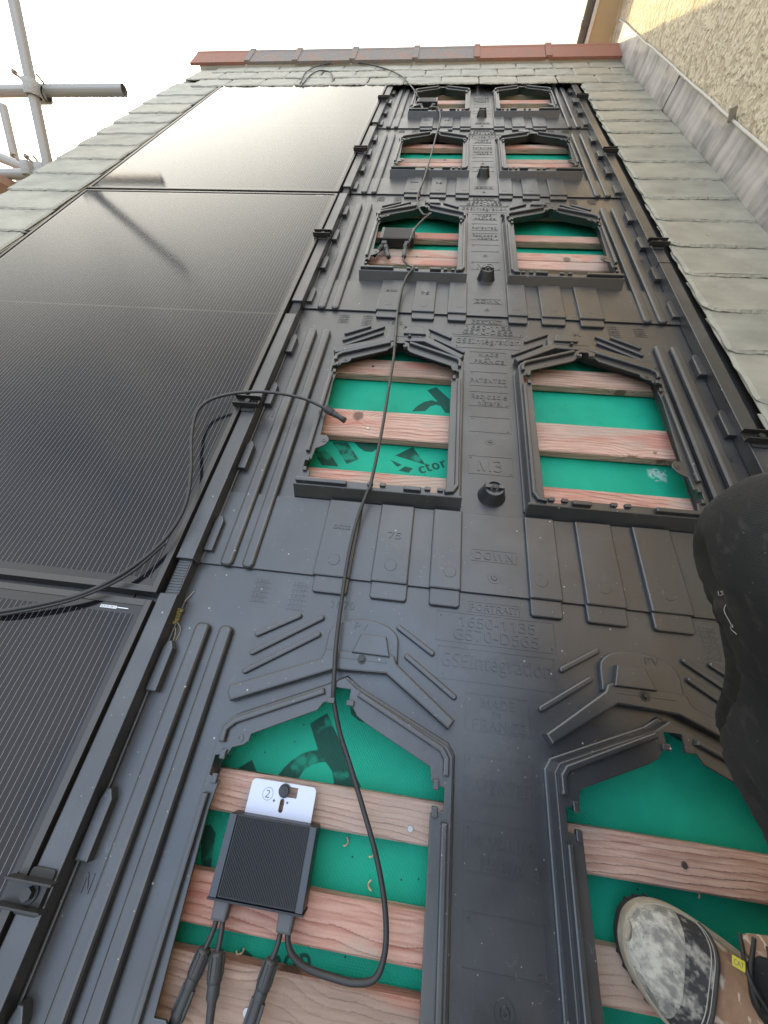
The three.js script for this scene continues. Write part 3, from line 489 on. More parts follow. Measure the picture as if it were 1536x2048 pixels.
  // rain hood above each opening
  both('rain_hood', () => ext([[-0.365, 0.653], [-0.357, 0.642], [-0.203, 0.707], [-0.117, 0.711], [-0.014, 0.645], [-0.005, 0.658], [-0.101, 0.728], [-0.106, 0.739], [-0.117, 0.742], [-0.222, 0.737], [-0.227, 0.722], [-0.365, 0.664]], -0.001, 0.018, 0.003), undefined, () => {
    const dome = []; for (let i = 0; i <= 12; i++) { const t = Math.PI * (1 - i / 12); dome.push([-0.163 + 0.061 * Math.cos(t), 0.764 + 0.032 * Math.sin(t)]); }
    const s = at(merge([cyl(0.0075, 0.0075, 0.0012, 18), at(cyl(0.0046, 0.0042, 0.0045, 6), 0, 0, 0.001)]), -0.159, 0.7275, 0.0178);
    return [['dome', ext([[-0.224, 0.730], ...dome, [-0.100, 0.730]].reverse(), -0.001, 0.0105, 0.0024), M.plastic], ['cover_pad', ext([[-0.177, 0.736], [-0.114, 0.736], [-0.123, 0.768], [-0.166, 0.768]], 0.008, 0.0235, 0.0022), M.plastic], ['screw', s, M.blackMetal], ['groove_bar', ext(rrect(-0.205, -0.118, 0.7262, 0.7285, 0.0008, 1), 0.0176, 0.0188, 0.0004), M.plastic]];
  });
  for (const d of [[-0.349, 0.750, -0.283, 0.790], [-0.349, 0.719, -0.242, 0.791], [-0.352, 0.689, -0.242, 0.762], [-0.104, 0.790, -0.044, 0.754], [-0.086, 0.744, -0.006, 0.692]])
    both('drip_rib', () => ext(capsule(...d, 0.0092), -0.001, 0.0066, 0.0026));
  // centre column: knob, bosses, panels of raised lettering
  add('knob', at(lathe([[0.030, 0], [0.0285, 0.003], [0.0275, 0.005], [0.0205, 0.031], [0.0195, 0.033], [0.015, 0.033], [0.0145, 0.028], [0.0, 0.028]], 28), CU, 0.218, -0.001), undefined, [
    ['screw', at(merge([cyl(0.0075, 0.0075, 0.0025, 16), at(cyl(0.0042, 0.0042, 0.006, 6), 0, 0, 0.002)]), CU, 0.218, 0.0268), M.blackMetal], ['wing', metric(bx(CU - 0.019, CU - 0.008, 0.214, 0.222, 0.029, 0.037)), M.plastic], ['wing', metric(bx(CU + 0.008, CU + 0.019, 0.214, 0.222, 0.029, 0.037)), M.plastic]]);
  for (const v of [0.372, 0.031]) add('boss', at(lathe([[0.012, 0], [0.0115, 0.0006], [0.006, 0.0006], [0.005, 0.0022], [0.002, 0.0022], [0.0018, 0.001], [0, 0.001]], 16), CU, v, v < 0.1 ? 0.0049 : 0));
  const T = [];
  const lab = (s, a, b, v, h, z = 0) => add('raised_lettering', text(s, a, b, v, h, z), M.plasticText);
  const box = (...a) => add('label_border', boxLine(...a), M.plasticText);
  box(0.015, 0.106, 0.8335, 0.8535); lab('PORTRAIT', 0.0185, 0.103, 0.8375, 0.0115);
  box(-0.040, 0.163, 0.778, 0.830); lab('1650-1135', 0.000, 0.131, 0.8065, 0.0175); lab('G570-D565', -0.009, 0.135, 0.7835, 0.0185);
  box(-0.036, 0.157, 0.718, 0.770); lab('GSEIntégration', -0.028, 0.151, 0.7385, 0.0215);
  box(0.012, 0.111, 0.650, 0.702); lab('MADE', 0.037, 0.089, 0.683, 0.0135); lab('IN', 0.054, 0.067, 0.6705, 0.0085); lab('FRANCE', 0.024, 0.104, 0.6535, 0.0135);
  box(0.012, 0.111, 0.562, 0.618); lab('PATENTED', 0.0145, 0.107, 0.575, 0.0155);
  box(0.012, 0.111, 0.487, 0.540); lab('Recyclable', 0.0175, 0.106, 0.514, 0.0165); lab('Material', 0.036, 0.092, 0.4915, 0.0155);
  box(0.012, 0.112, 0.400, 0.450); box(0.012, 0.111, 0.274, 0.326); lab('M3', 0.033, 0.087, 0.2835, 0.0315);
  box(0.020, 0.105, 0.062, 0.087, 0.005); lab('DOWN', 0.0265, 0.098, 0.0665, 0.0155, 0.005);
  for (const k of [0, 1]) { const m = u => k ? 2 * CU - u - 0.028 : u; const cols = [[-0.382, ['1740', '1720', '1700', '1680', '1650'], 0.8445], [-0.309, ['1750', '1730', '1710', '1690', '1670', '1650'], 0.8465]];
    for (const [u, list, v] of cols) list.forEach((s, i) => { add('raised_lettering', merge([text(s, m(u), m(u) + 0.025, v - i * 0.0092, 0.0062, 0, 0.0008), ext([[m(u) - 0.003, v - 0.0012 - i * 0.0092], [m(u) + 0.031, v - 0.0012 - i * 0.0092], [m(u) + 0.031, v - 0.0006 - i * 0.0092], [m(u) - 0.003, v - 0.0006 - i * 0.0092]], -0.0003, 0.0006)]), M.plasticText); }); }
  lab('1670', -0.233, -0.188, 0.8125, 0.0135); lab('PV', -0.181, -0.158, 0.7775, 0.0105, 0.0105); lab('PV', 0.298, 0.321, 0.7775, 0.0105, 0.0105);
  lab('DIIII', -0.255, -0.222, 0.098, 0.008, 0.0125); lab('75', -0.145, -0.118, 0.088, 0.014, 0.0125); lab('N', -0.484, -0.473, 0.400, 0.020); lab('N', 0.579, 0.588, 0.36, 0.018);
  for (const [u, v] of [[0.019, 0.611], [0.104, 0.568], [0.019, 0.532], [0.105, 0.493], [0.02, 0.443], [0.104, 0.406], [0.018, 0.32], [0.104, 0.28], [-0.032, 0.823], [0.156, 0.786], [-0.025, 0.726]]) add('pin', at(cyl(0.0019, 0.0016, 0.0014, 10), u, v, -0.0002), M.plasticText);
}
function mirror2(p) { return p.map(([x, y]) => [2 * CU - x, y]); }
function buildTray(label) {
  const t = thing('roof_tray', label, 'roof tray', [0, 0, 0], { group: 'trays lapped up the roof' });
  for (const { name, g, m, subs } of trayParts) { const o = part(t, name, g, m); for (const [n, sg, sm_] of subs) part(o, n, sg.index ? sg.toNonIndexed() : sg, sm_); }
  return t;
}
const trayLabels = ['nearest black plastic roof tray, the boot resting in its right opening', 'black plastic roof tray second from the bottom, loose connector lying in its left opening', 'black plastic roof tray in the middle of the column of five', 'black plastic roof tray second from the top of the column', 'topmost black plastic roof tray, tucked under the slate courses'];
const tray0 = buildTray(trayLabels[0]);
for (let k = 1; k < NT; k++) dup(tray0, trayLabels[k], [0, k * PITCHV, 0]);

// edge trim on the right
[[-0.6, 0.62], [0.625, 2.035], [2.04, 4.24]].forEach(([a, b], i) => {
  const t = thing('edge_trim', ['black side trim strip at the foot of the tray column, beside the leg', 'black side trim strip beside the middle trays, below the joint', 'long black side trim strip beside the upper trays, reflecting the yellow wall'][i], 'trim', [0.6415, a, 0], { group: 'side trim right of the trays' });
  part(t, 'strip', metric(ext(rect(-0.034, 0, 0, b - a), 0.001, 0.0292, 0.0012)), M.plastic);
  part(t, 'foot', metric(ext(rect(-0.001, 0.030, 0, b - a), 0.001, 0.004)), M.blackMetal);
});

// ------------------------------------------------------------------ solar panels
function buildPanel(label) {
  const t = thing('solar_panel', label, 'solar panel', [0, 0, 0], { group: 'solar panels on the left' }), w = 1.134, h = 1.722, f = 0.0115;
  for (const [x0, x1] of [[-w, -w + f], [-f, 0]]) part(t, 'frame_rail', metric(ext(rect(x0, x1, 0, h), 0.004, 0.036, 0.0008)), M.frame);
  for (const [y0, y1] of [[0, f], [h - f, h]]) part(t, 'frame_rail', metric(ext(rect(-w + f, -f, y0, y1), 0.004, 0.0358, 0.0008)), M.frame);
  const gl = part(t, 'glass', metric(bx(-w + f - 0.001, -f + 0.001, f - 0.001, h - f + 0.001, 0.029, 0.0338)), M.cells);
  part(gl, 'cell_margin', metric(bx(-w + f, -f, h - f - 0.016, h - f, 0.0335, 0.03386)), M.cellGap);
  part(gl, 'cell_margin', metric(bx(-w + f, -f, f, f + 0.014, 0.0335, 0.03386)), M.cellGap);
  part(gl, 'cell_margin', metric(bx(-w + f, -w + f + 0.012, f + 0.014, h - f - 0.016, 0.0335, 0.03386)), M.cellGap);
  part(gl, 'cell_margin', metric(bx(-f - 0.010, -f, f + 0.014, h - f - 0.016, 0.0335, 0.03386)), M.cellGap);
  part(gl, 'centre_gap', metric(bx(-w + f + 0.012, -f - 0.010, h / 2 - 0.004, h / 2 + 0.004, 0.0335, 0.03386)), M.cellGap);
  const st = new THREE.PlaneGeometry(0.054, 0.0062); st.translate(-0.0625, h - f - 0.008, 0.0340); part(t, 'barcode_sticker', st, M.barcode);
  return t;
}
const panel0 = buildPanel('nearest solar panel, cut off by the frame edge, barcode sticker at its corner'); panel0.position.copy(P(-0.540, -0.944, 0));
dup(panel0, 'middle solar panel with the loose cable bowed across its corner', [-0.540, 0.792, 0]);
dup(panel0, 'topmost solar panel, pale with reflected sky, under the slate courses', [-0.542, 2.532, 0]);

// clamps
function buildClamp(label) {
  const t = thing('panel_clamp', label, 'clamp', [0, 0, 0], { group: 'panel clamps along the tray edges' });
  part(t, 'seat', metric(ext(rrect(-0.016, 0.017, -0.022, 0.022, 0.004), 0.0295, 0.0335, 0.001)), M.rubber);
  part(t, 'channel_web', metric(ext(rect(-0.034, 0.018, -0.0115, 0.0115), 0.0362, 0.0384, 0.0006)), M.blackMetal);
  for (const s of [-1, 1]) part(t, 'channel_flange', metric(ext(rrect(-0.034, 0.030, s * 0.0125 - 0.0013, s * 0.0125 + 0.0013, 0.0010, 1), 0.0362, 0.0505, 0.0005)), M.blackMetal);
  const b = part(t, 'bolt', at(merge([cyl(0.0105, 0.0105, 0.002, 20), at(cyl(0.0075, 0.007, 0.006, 6), 0, 0, 0.002)]), 0.000, 0, 0.0384), M.blackMetal);
  part(b, 'shank', at(cyl(0.005, 0.005, 0.0385, 12), 0, 0, 0), M.blackMetal);
  return t;
}
const clampL = ['black clamp gripping the nearest panel, bolt head showing', 'black clamp under the bowed cable at the middle panel', 'black clamp on the middle panel edge level with the middle tray', 'black clamp on the topmost panel edge, its lower one', 'black clamp on the topmost panel edge, close under the slates'];
const c0 = buildClamp(clampL[0]); c0.position.copy(P(-0.523, 0.404, 0));
for (let k = 1; k < 5; k++) dup(c0, clampL[k], [-0.523, 0.404 + k * PITCHV, 0]);
const clampR = ['black clamp standing on the side trim just above the knee', 'black clamp on the side trim level with the middle tray', 'black clamp on the side trim below the topmost one', 'topmost black clamp on the side trim, near the slates'];
for (let k = 1; k < 5; k++) { const c = dup(c0, clampR[k - 1], [0.625, 0.404 + k * PITCHV, 0]); }
const clampF = ['black clamp on the far left edge of the middle panel', 'black clamp on the far left edge of the topmost panel, lower', 'black clamp on the far left edge of the topmost panel, upper'];
[[2.115], [2.95], [3.79]].forEach(([v], i) => { const c = dup(c0, clampF[i], [-1.690, v, 0]); c.scale.setScalar(0.7); c.quaternion.copy(ROOF).multiply(new THREE.Quaternion().setFromAxisAngle(new THREE.Vector3(0, 0, 1), Math.PI)); });

// ------------------------------------------------------------------ power optimisers and cables
function connector(parent, a, b, style = 0) {                          // cable plug from a towards b
  const L = new THREE.Vector3(...b).distanceTo(new THREE.Vector3(...a));
  const collar = []; for (let i = 0; i < 10; i++) collar.push(at(bx(-0.0009, 0.0009, -0.0005, 0.0012, 0.003, 0.021), 0, 0.0080, 0).rotateZ(i * Math.PI / 5));
  const g = merge([lathe([[0.003, 0], [0.0066, 0.0006], [0.0078, 0.004], [0.0084, 0.021], [0.0084, 0.0245], [0.0066, 0.0246]], 16), ...collar]);
  const c = part(parent, 'plug', along(g, a, b), M.connector);
  const body = style ? lathe([[0.0066, 0.0246], [0.0072, 0.026], [0.0072, 0.036], [0.005, 0.040], [0.004, L], [0, L]], 16) : merge([lathe([[0.0066, 0.0246], [0.0075, 0.026], [0.0075, 0.033], [0.0062, 0.034], [0.0062, L - 0.010], [0.0070, L - 0.009], [0.0070, L], [0, L]], 16), bx(-0.0085, -0.0055, -0.002, 0.002, 0.034, L - 0.004), bx(0.0055, 0.0085, -0.002, 0.002, 0.034, L - 0.004)]);
  part(c, 'sleeve', along(body, a, b), M.connector); return c;
}
function optimiser(name, label, o, plugs, near) {
  const t = thing(name, label, 'power optimiser', o, { group: 'power optimisers in the left openings' });      // local origin: lower left corner of the body
  const body = part(t, 'body', metric(ext(rrect(0, 0.121, 0, 0.083, 0.002, 2), 0.002, 0.028, 0.0012)), M.optBody);
  const fins = []; for (let i = 0; i < 46; i++) { const x = 0.0125 + i * 0.00213; fins.push(bx(x, x + 0.0011, 0.0025, 0.0805, 0.0275, 0.0302)); }
  const fn = part(body, 'cooling_fins', merge(fins), M.optBody); fn.userData.kind = 'stuff';
  for (const [a, b] of [[0.0005, 0.0105], [0.1115, 0.1205]]) part(body, 'side_rail', metric(ext(rect(a, b, 0.0005, 0.0825), 0.026, 0.0306, 0.0006)), M.optRail);
  part(body, 'end_plate', metric(bx(-0.001, 0.122, -0.0022, -0.0002, 0.001, 0.0295)), M.optBody);
  const s = rrect(0.013, 0.108, 0.060, 0.1225, 0.006, 4);
  const br = part(t, 'mounting_bracket', metric(ext(s, 0.0075, 0.0095, 0.0004, { holes: [rrect(0.0595, 0.0655, 0.088, 0.104, 0.0029, 4), rect(0.066, 0.0815, 0.1065, 0.1185)] })), M.bracket);
  part(br, 'screw', at(merge([cyl(0.0085, 0.0085, 0.002, 24), at(cyl(0.0068, 0.006, 0.0025, 20), 0, 0, 0.002), at(cyl(0.0028, 0.0028, 0.0018, 6), 0, 0, 0.004)]), 0.0630, 0.1135, 0.0095), M.blackMetal);
  if (near) { part(br, 'handwritten_mark', merge([at(text('2', 0, 0.0055, 0, 0.0088, 0, 0.0003), 0.0370, 0.1025, 0.0098), at(lathe([[0.0072, 0], [0.0076, 0], [0.0076, 0.0003], [0.0072, 0.0003], [0.0072, 0]], 28), 0.0398, 0.1070, 0.0095)]), M.ink);
    part(br, 'rivet_hole', at(cyl(0.0015, 0.0015, 0.0004, 12), 0.0505, 0.1005, 0.0094), M.ink); part(br, 'rivet_hole', at(cyl(0.0015, 0.0015, 0.0004, 12), 0.0700, 0.1005, 0.0094), M.ink); }
  for (const x of [0.017, 0.100]) part(t, 'cable_gland', metric(ext([[x - 0.0105, 0.001], [x + 0.0105, 0.001], [x + 0.0092, -0.0215], [x - 0.0092, -0.0215]], 0.006, 0.024, 0.003)), M.gland);
  for (const [pts, a, b, st] of plugs) { const cb = part(t, 'lead', tube(pts, 0.0032, 40), M.cable); if (a) connector(cb, a, b, st); }
  return t;
}
const loc = (o, p) => [p[0] - o[0], p[1] - o[1], p[2] - o[2]];
{
  const o = [-0.3045, 0.4275, 0.0];
  const q = p => loc(o, p);
  optimiser('power_optimiser', 'black finned optimiser box with white bracket in the nearest left opening', o, [
    [[[-0.290, 0.408, 0.016], [-0.2915, 0.393, 0.018], [-0.2945, 0.380, 0.020]].map(q), q([-0.2940, 0.382, 0.020]), q([-0.3085, 0.320, 0.016]), 0],
    [[[-0.283, 0.408, 0.016], [-0.2795, 0.393, 0.019], [-0.278, 0.380, 0.021]].map(q), q([-0.278, 0.382, 0.021]), q([-0.266, 0.318, 0.021]), 1],
    [[[-0.2085, 0.408, 0.016], [-0.2090, 0.395, 0.020], [-0.212, 0.383, 0.022]].map(q), q([-0.2115, 0.385, 0.022]), q([-0.226, 0.312, 0.021]), 0]], true);
  const o2 = [-0.3175, 2.152, 0], q2 = p => loc(o2, p);
  optimiser('power_optimiser', 'black optimiser box in the left opening of the middle tray', o2, [
    [[[-0.303, 2.135, 0.015], [-0.305, 2.115, 0.018]].map(q2), q2([-0.304, 2.118, 0.018]), q2([-0.325, 2.055, 0.016]), 0],
    [[[-0.297, 2.135, 0.015], [-0.292, 2.115, 0.018]].map(q2), q2([-0.293, 2.118, 0.018]), q2([-0.272, 2.040, 0.018]), 0],
    [[[-0.222, 2.135, 0.015], [-0.221, 2.126, 0.018]].map(q2), q2([-0.2205, 2.128, 0.020]), q2([-0.219, 2.040, 0.020]), 0]], false);
  const o3 = [-0.3215, 3.856, 0], q3 = p => loc(o3, p);
  optimiser('power_optimiser', 'black optimiser box in the left opening of the topmost tray', o3, [
    [[[-0.305, 3.838, 0.015], [-0.312, 3.815, 0.02]].map(q3), q3([-0.31, 3.818, 0.02]), q3([-0.352, 3.755, 0.026]), 0],
    [[[-0.299, 3.838, 0.015], [-0.295, 3.825, 0.02]].map(q3), q3([-0.296, 3.828, 0.02]), q3([-0.276, 3.752, 0.02]), 0],
    [[[-0.222, 3.838, 0.015], [-0.224, 3.825, 0.02]].map(q3), q3([-0.222, 3.83, 0.02]), q3([-0.240, 3.735, 0.022]), 0]], false);
}
const cable = (name, label, pts, r = 0.0036, seg = 300) => { const t = thing(name, label, 'cable'); part(t, 'sheath', tube(pts, r, seg, 12), M.cable); return t; };
cable('string_cable', 'black cable looping out of the nearest optimiser and running up to the middle tray', [
  [-0.2005, 0.410, 0.014], [-0.198, 0.398, 0.014], [-0.190, 0.388, 0.013], [-0.171, 0.379, 0.010], [-0.140, 0.375, 0.008], [-0.111, 0.376, 0.012], [-0.089, 0.385, 0.018], [-0.081, 0.405, 0.020], [-0.082, 0.430, 0.020], [-0.090, 0.460, 0.020], [-0.105, 0.496, 0.020], [-0.126, 0.535, 0.020], [-0.153, 0.583, 0.020], [-0.175, 0.621, 0.022], [-0.191, 0.661, 0.030],
  [-0.195, 0.683, 0.034], [-0.203, 0.742, 0.032], [-0.2075, 0.808, 0.030], [-0.211, 0.898, 0.030], [-0.208, 0.979, 0.030], [-0.197, 1.046, 0.035], [-0.192, 1.066, 0.038], [-0.188, 1.200, 0.040], [-0.189, 1.348, 0.040], [-0.190, 1.463, 0.040], [-0.195, 1.550, 0.040], [-0.197, 1.59, 0.034], [-0.205, 1.698, 0.026], [-0.205, 1.805, 0.026], [-0.197, 1.879, 0.032], [-0.180, 1.925, 0.038], [-0.181, 1.948, 0.034], [-0.196, 1.977, 0.024], [-0.219, 2.022, 0.020], [-0.2188, 2.045, 0.020]], 0.0036, 500);
cable('string_cable', 'black cable climbing from the middle optimiser through the upper trays', [
  [-0.2160, 2.137, 0.015], [-0.212, 2.115, 0.028], [-0.205, 2.135, 0.036], [-0.194, 2.205, 0.040], [-0.172, 2.287, 0.036], [-0.147, 2.338, 0.036], [-0.150, 2.345, 0.034], [-0.168, 2.334, 0.033], [-0.184, 2.362, 0.032], [-0.199, 2.408, 0.034], [-0.209, 2.484, 0.032], [-0.207, 2.555, 0.034], [-0.198, 2.639, 0.036], [-0.188, 2.80, 0.040], [-0.179, 3.042, 0.040], [-0.174, 3.205, 0.040], [-0.170, 3.36, 0.036], [-0.168, 3.46, 0.034], [-0.170, 3.56, 0.036], [-0.186, 3.66, 0.042], [-0.228, 3.72, 0.034], [-0.238, 3.74, 0.024]], 0.0036, 420);
{
  const t = cable('loose_cable', 'loose black panel lead arching over the panel edge to a plug', [[-1.76, 0.47, 0.030], [-1.40, 0.50, 0.041], [-1.15, 0.575, 0.040], [-0.98, 0.65, 0.040], [-0.836, 0.716, 0.044], [-0.786, 0.725, 0.048], [-0.706, 0.749, 0.052], [-0.647, 0.775, 0.054], [-0.595, 0.822, 0.054], [-0.558, 0.888, 0.052], [-0.546, 0.962, 0.056], [-0.567, 1.046, 0.058], [-0.603, 1.140, 0.060], [-0.617, 1.217, 0.062], [-0.582, 1.261, 0.064], [-0.491, 1.286, 0.064], [-0.392, 1.284, 0.056], [-0.326, 1.262, 0.048]], 0.0036, 300);
  connector(t, [-0.330, 1.264, 0.0485], [-0.278, 1.240, 0.036], 0);
  part(t, 'strand', tube([[-1.76, 0.463, 0.030], [-1.40, 0.493, 0.040], [-1.15, 0.568, 0.040], [-0.98, 0.644, 0.040], [-0.836, 0.710, 0.043], [-0.786, 0.719, 0.046], [-0.706, 0.743, 0.050], [-0.647, 0.770, 0.052], [-0.592, 0.816, 0.051], [-0.555, 0.882, 0.049]], 0.0028, 120), M.cable);
}
cable('top_cable', 'thin black cable curling over the slates below the ridge into the topmost tray', [[-0.318, 3.93, 0.030], [-0.332, 3.96, 0.04], [-0.380, 4.115, 0.046], [-0.478, 4.395, 0.045], [-0.643, 4.628, 0.045], [-0.852, 4.76, 0.048], [-1.069, 4.72, 0.046], [-1.150, 4.53, 0.044], [-1.123, 4.225, 0.042]], 0.0036, 200);
cable('top_cable', 'short black cable loop lying on the slates above the topmost panel', [[-1.103, 4.21, 0.042], [-1.100, 4.454, 0.043], [-1.060, 4.555, 0.044], [-0.976, 4.503, 0.044], [-0.910, 4.310, 0.042]], 0.0036, 120);

// ------------------------------------------------------------------ person: leg and boot of whoever crouches at the right
{
  const t = thing('person', 'person in dark work trousers and a worn brown boot, only the bent leg in view', 'person', [0, 0, 0]);
  const B = [[[0.445, 0.425, 0.085], [0.408, 0.475, 0.14], 0.070, 0.084], [[0.408, 0.475, 0.14], [0.322, 0.66, 0.270], 0.088, 0.094], [[0.322, 0.66, 0.270], [0.240, 0.790, 0.366], 0.094, 0.069], [[0.240, 0.790, 0.366], [0.285, 0.55, 0.47], 0.068, 0.090], [[0.285, 0.55, 0.47], [0.31, 0.22, 0.57], 0.090, 0.125],
    [[0.33, 0.20, 0.58], [0.20, 0.16, 0.57], 0.13, 0.125], [[0.20, 0.16, 0.57], [0.13, 0.02, 0.33], 0.11, 0.08], [[0.13, 0.02, 0.33], [0.13, -0.22, 0.09], 0.08, 0.07]];
  const cx = [0.25, 0.33, 0.38], hs = 0.66, N = 144;
  const mc = new MarchingCubes(N, M.cloth, false, false, 300000); mc.isolation = 0;
  const sdCap = (p, a, b, ra, rb) => { const ba = [b[0] - a[0], b[1] - a[1], b[2] - a[2]], pa = [p[0] - a[0], p[1] - a[1], p[2] - a[2]]; const h = clamp((pa[0] * ba[0] + pa[1] * ba[1] + pa[2] * ba[2]) / (ba[0] ** 2 + ba[1] ** 2 + ba[2] ** 2)); return Math.hypot(pa[0] - ba[0] * h, pa[1] - ba[1] * h, pa[2] - ba[2] * h) - (ra + (rb - ra) * h); };
  const groove = (p, a, b, r) => { const e = sdCap(p, a, b, 0, 0); return Math.exp(-((e / r) ** 2)); };
  const foldAt = (p, s, c) => 0.022 * groove(p, [0.172, 0.805, 0.342], [0.205, 0.740, 0.352], 0.014) + 0.005 * groove(p, [0.215, 0.80, 0.285], [0.255, 0.73, 0.27], 0.012) + 0.004 * groove(p, [0.24, 0.69, 0.30], [0.30, 0.58, 0.27], 0.013) + 0.026 * (fbm(c * 15 + s * 6, s * 4 - c * 4, p[2] * 5, 2) - 0.5) + 0.013 * sstep(0.35, 0.95, Math.sin((p[0] * 1.2 + s * 1.0 - p[2] * 0.6) * 30 + 4 * fbm(p[0] * 5, s * 5, p[2] * 5, 2))) * sstep(0.50, 0.62, s) * sstep(0.84, 0.74, s);
  const f = mc.field;
  for (let k = 0; k < N; k++) for (let j = 0; j < N; j++) for (let i = 0; i < N; i++) {
    const p = [cx[0] + hs * (i - N / 2) / (N / 2), cx[1] + hs * (j - N / 2) / (N / 2), cx[2] + hs * (k - N / 2) / (N / 2)];
    let d = 1e3; for (const [a, b, ra, rb] of B) { const e = sdCap(p, a, b, ra, rb), h = Math.max(0.035 - Math.abs(d - e), 0) / 0.035; d = Math.min(d, e) - h * h * 0.035 / 4; }
    if (d < 0.05) {
      // folds: long creases down the shin, bunches behind the knee
      d += foldAt(p, p[1], p[0] * 0.8 + p[2] * 0.5);
      if (p[1] > 0.3 && p[2] < 0.25) { const cu = (p[0] - 0.445) * -0.25 + (p[1] - 0.42) * 0.77 + (p[2] - 0.085) * 0.59; d = Math.max(d, 0.058 - cu); }
    }
    f[i + j * N + k * N * N] = -d;
  }
  mc.update();
  const n = mc.count, g = new THREE.BufferGeometry(), pos = new Float32Array(n * 3);
  for (let i = 0; i < n; i++) for (let c = 0; c < 3; c++) pos[i * 3 + c] = cx[c] + hs * mc.positionArray[i * 3 + c];
  g.setAttribute('position', new THREE.BufferAttribute(pos, 3));
  let gg = mergeVertices(g, 1e-5); gg.computeVertexNormals(); gg = gg.toNonIndexed(); const keepN = gg.attributes.normal.clone(); gg = metric(gg); gg.setAttribute('normal', keepN);
  part(t, 'trousers', gg, M.cloth);
  { // stitched seam and loose threads on the cloth
    const sdf = p => { let d = 1e3; for (const [a, b, ra, rb] of B.slice(0, 5)) { const e = sdCap(p, a, b, ra, rb), h = Math.max(0.035 - Math.abs(d - e), 0) / 0.035; d = Math.min(d, e) - h * h * 0.035 / 4; } const sv = p[1], c = p[0] * 0.8 + p[2] * 0.5; return d + foldAt(p, sv, c); };
    const snap = q => { let p = q.slice(); for (let k = 0; k < 12; k++) { const d = sdf(p), e = 0.003, g = [0, 1, 2].map(i => { const r = p.slice(); r[i] += e; return (sdf(r) - d) / e; }), L = Math.hypot(...g) || 1; p = p.map((x, i) => x - (d - 0.0006) * g[i] / L); } return p; };
    const st = []; for (let i = 17; i < 46; i++) { const f0 = i / 46, f1 = f0 + 0.6 / 46, pt = f => snap([0.240 + 0.085 * f, 0.760 - 0.22 * f, 0.285 - 0.11 * f]); const a = pt(f0), b = pt(f1); st.push(tube([a, [(a[0] + b[0]) / 2, (a[1] + b[1]) / 2, (a[2] + b[2]) / 2], b], 0.00045, 4, 5)); }
    part(t, 'seam_stitching', merge(st), M.thread);
    const li = []; for (const [o, n] of [[[0.185, 0.77, 0.335], 8], [[0.20, 0.74, 0.335], 6]]) { const pts = []; let p = o.slice(); for (let i = 0; i < n; i++) { pts.push(snap(p)); p = [p[0] + rr(-0.004, 0.004), p[1] + rr(-0.006, 0.003), p[2] + rr(-0.004, 0.006)]; } li.push(tube(pts, 0.0004, 30, 5)); }
    part(t, 'loose_thread', merge(li), M.thread);
  }
  { // jacket, arms and head of the same person, behind the camera
    const J = [[[0.26, 0.15, 0.60], [0.27, 0.31, 0.84], 0.16, 0.18], [[0.27, 0.31, 0.84], [0.28, 0.43, 0.99], 0.18, 0.14], [[0.12, 0.42, 0.99], [0.44, 0.42, 0.99], 0.075, 0.075], [[0.11, 0.42, 0.99], [0.05, 0.22, 0.80], 0.06, 0.05], [[0.45, 0.42, 0.99], [0.50, 0.22, 0.80], 0.06, 0.05], [[0.05, 0.22, 0.80], [0.16, 0.42, 0.80], 0.045, 0.035], [[0.50, 0.22, 0.80], [0.40, 0.42, 0.80], 0.045, 0.035], [[0.28, 0.46, 1.03], [0.285, 0.52, 1.10], 0.06, 0.055]];
    const Hd = [[[0.287, 0.55, 1.13], [0.29, 0.59, 1.18], 0.085, 0.098]];
    const mesh = (bones, c0, h0, n0, m, name) => {
      const q = new MarchingCubes(n0, m, false, false, 60000); q.isolation = 0;
      for (let k = 0; k < n0; k++) for (let j = 0; j < n0; j++) for (let i = 0; i < n0; i++) { const p = [c0[0] + h0 * (i - n0 / 2) / (n0 / 2), c0[1] + h0 * (j - n0 / 2) / (n0 / 2), c0[2] + h0 * (k - n0 / 2) / (n0 / 2)]; let d = 1e3; for (const [a, b, ra, rb] of bones) { const e = sdCap(p, a, b, ra, rb), h = Math.max(0.05 - Math.abs(d - e), 0) / 0.05; d = Math.min(d, e) - h * h * 0.05 / 4; } q.field[i + j * n0 + k * n0 * n0] = -d; }
      q.update(); const g = new THREE.BufferGeometry(), ps = new Float32Array(q.count * 3); for (let i = 0; i < q.count; i++) for (let c = 0; c < 3; c++) ps[i * 3 + c] = c0[c] + h0 * q.positionArray[i * 3 + c];
      g.setAttribute('position', new THREE.BufferAttribute(ps, 3)); let o = mergeVertices(g, 1e-5); o.computeVertexNormals(); o = o.toNonIndexed(); const nn = o.attributes.normal.clone(); o = metric(o); o.setAttribute('normal', nn); return part(t, name, o, m);
    };
    mesh(J, [0.275, 0.29, 0.83], 0.42, 60, M.cloth, 'jacket'); mesh(Hd, [0.289, 0.57, 1.155], 0.16, 36, M.skin, 'head');
  }
  // boot: local x from heel (0) to toe (0.30), y across, z up
  const boot = new THREE.Group(); boot.name = 'boot'; t.add(boot);
  const toe = [0.196, 0.462], dir = -20 * Math.PI / 180; // heel direction from toe
  boot.position.set(toe[0] + 0.30 * Math.cos(dir), toe[1] + 0.30 * Math.sin(dir), -0.003); boot.rotation.z = dir + Math.PI;
  const hw = s => { const a = s / 0.30; return (0.035 + 0.014 * sstep(0.35, 0.72, a)) * Math.sqrt(clamp(1 - Math.pow(clamp((a - 0.72) / 0.28), 2.3))) * Math.sqrt(clamp(1 - Math.pow(clamp((0.14 - a) / 0.14), 2.2)) + 1e-4); };
  const hc = s => 0.004 * Math.sin(s / 0.30 * Math.PI) - 0.006 * sstep(0.2, 0.3, s);
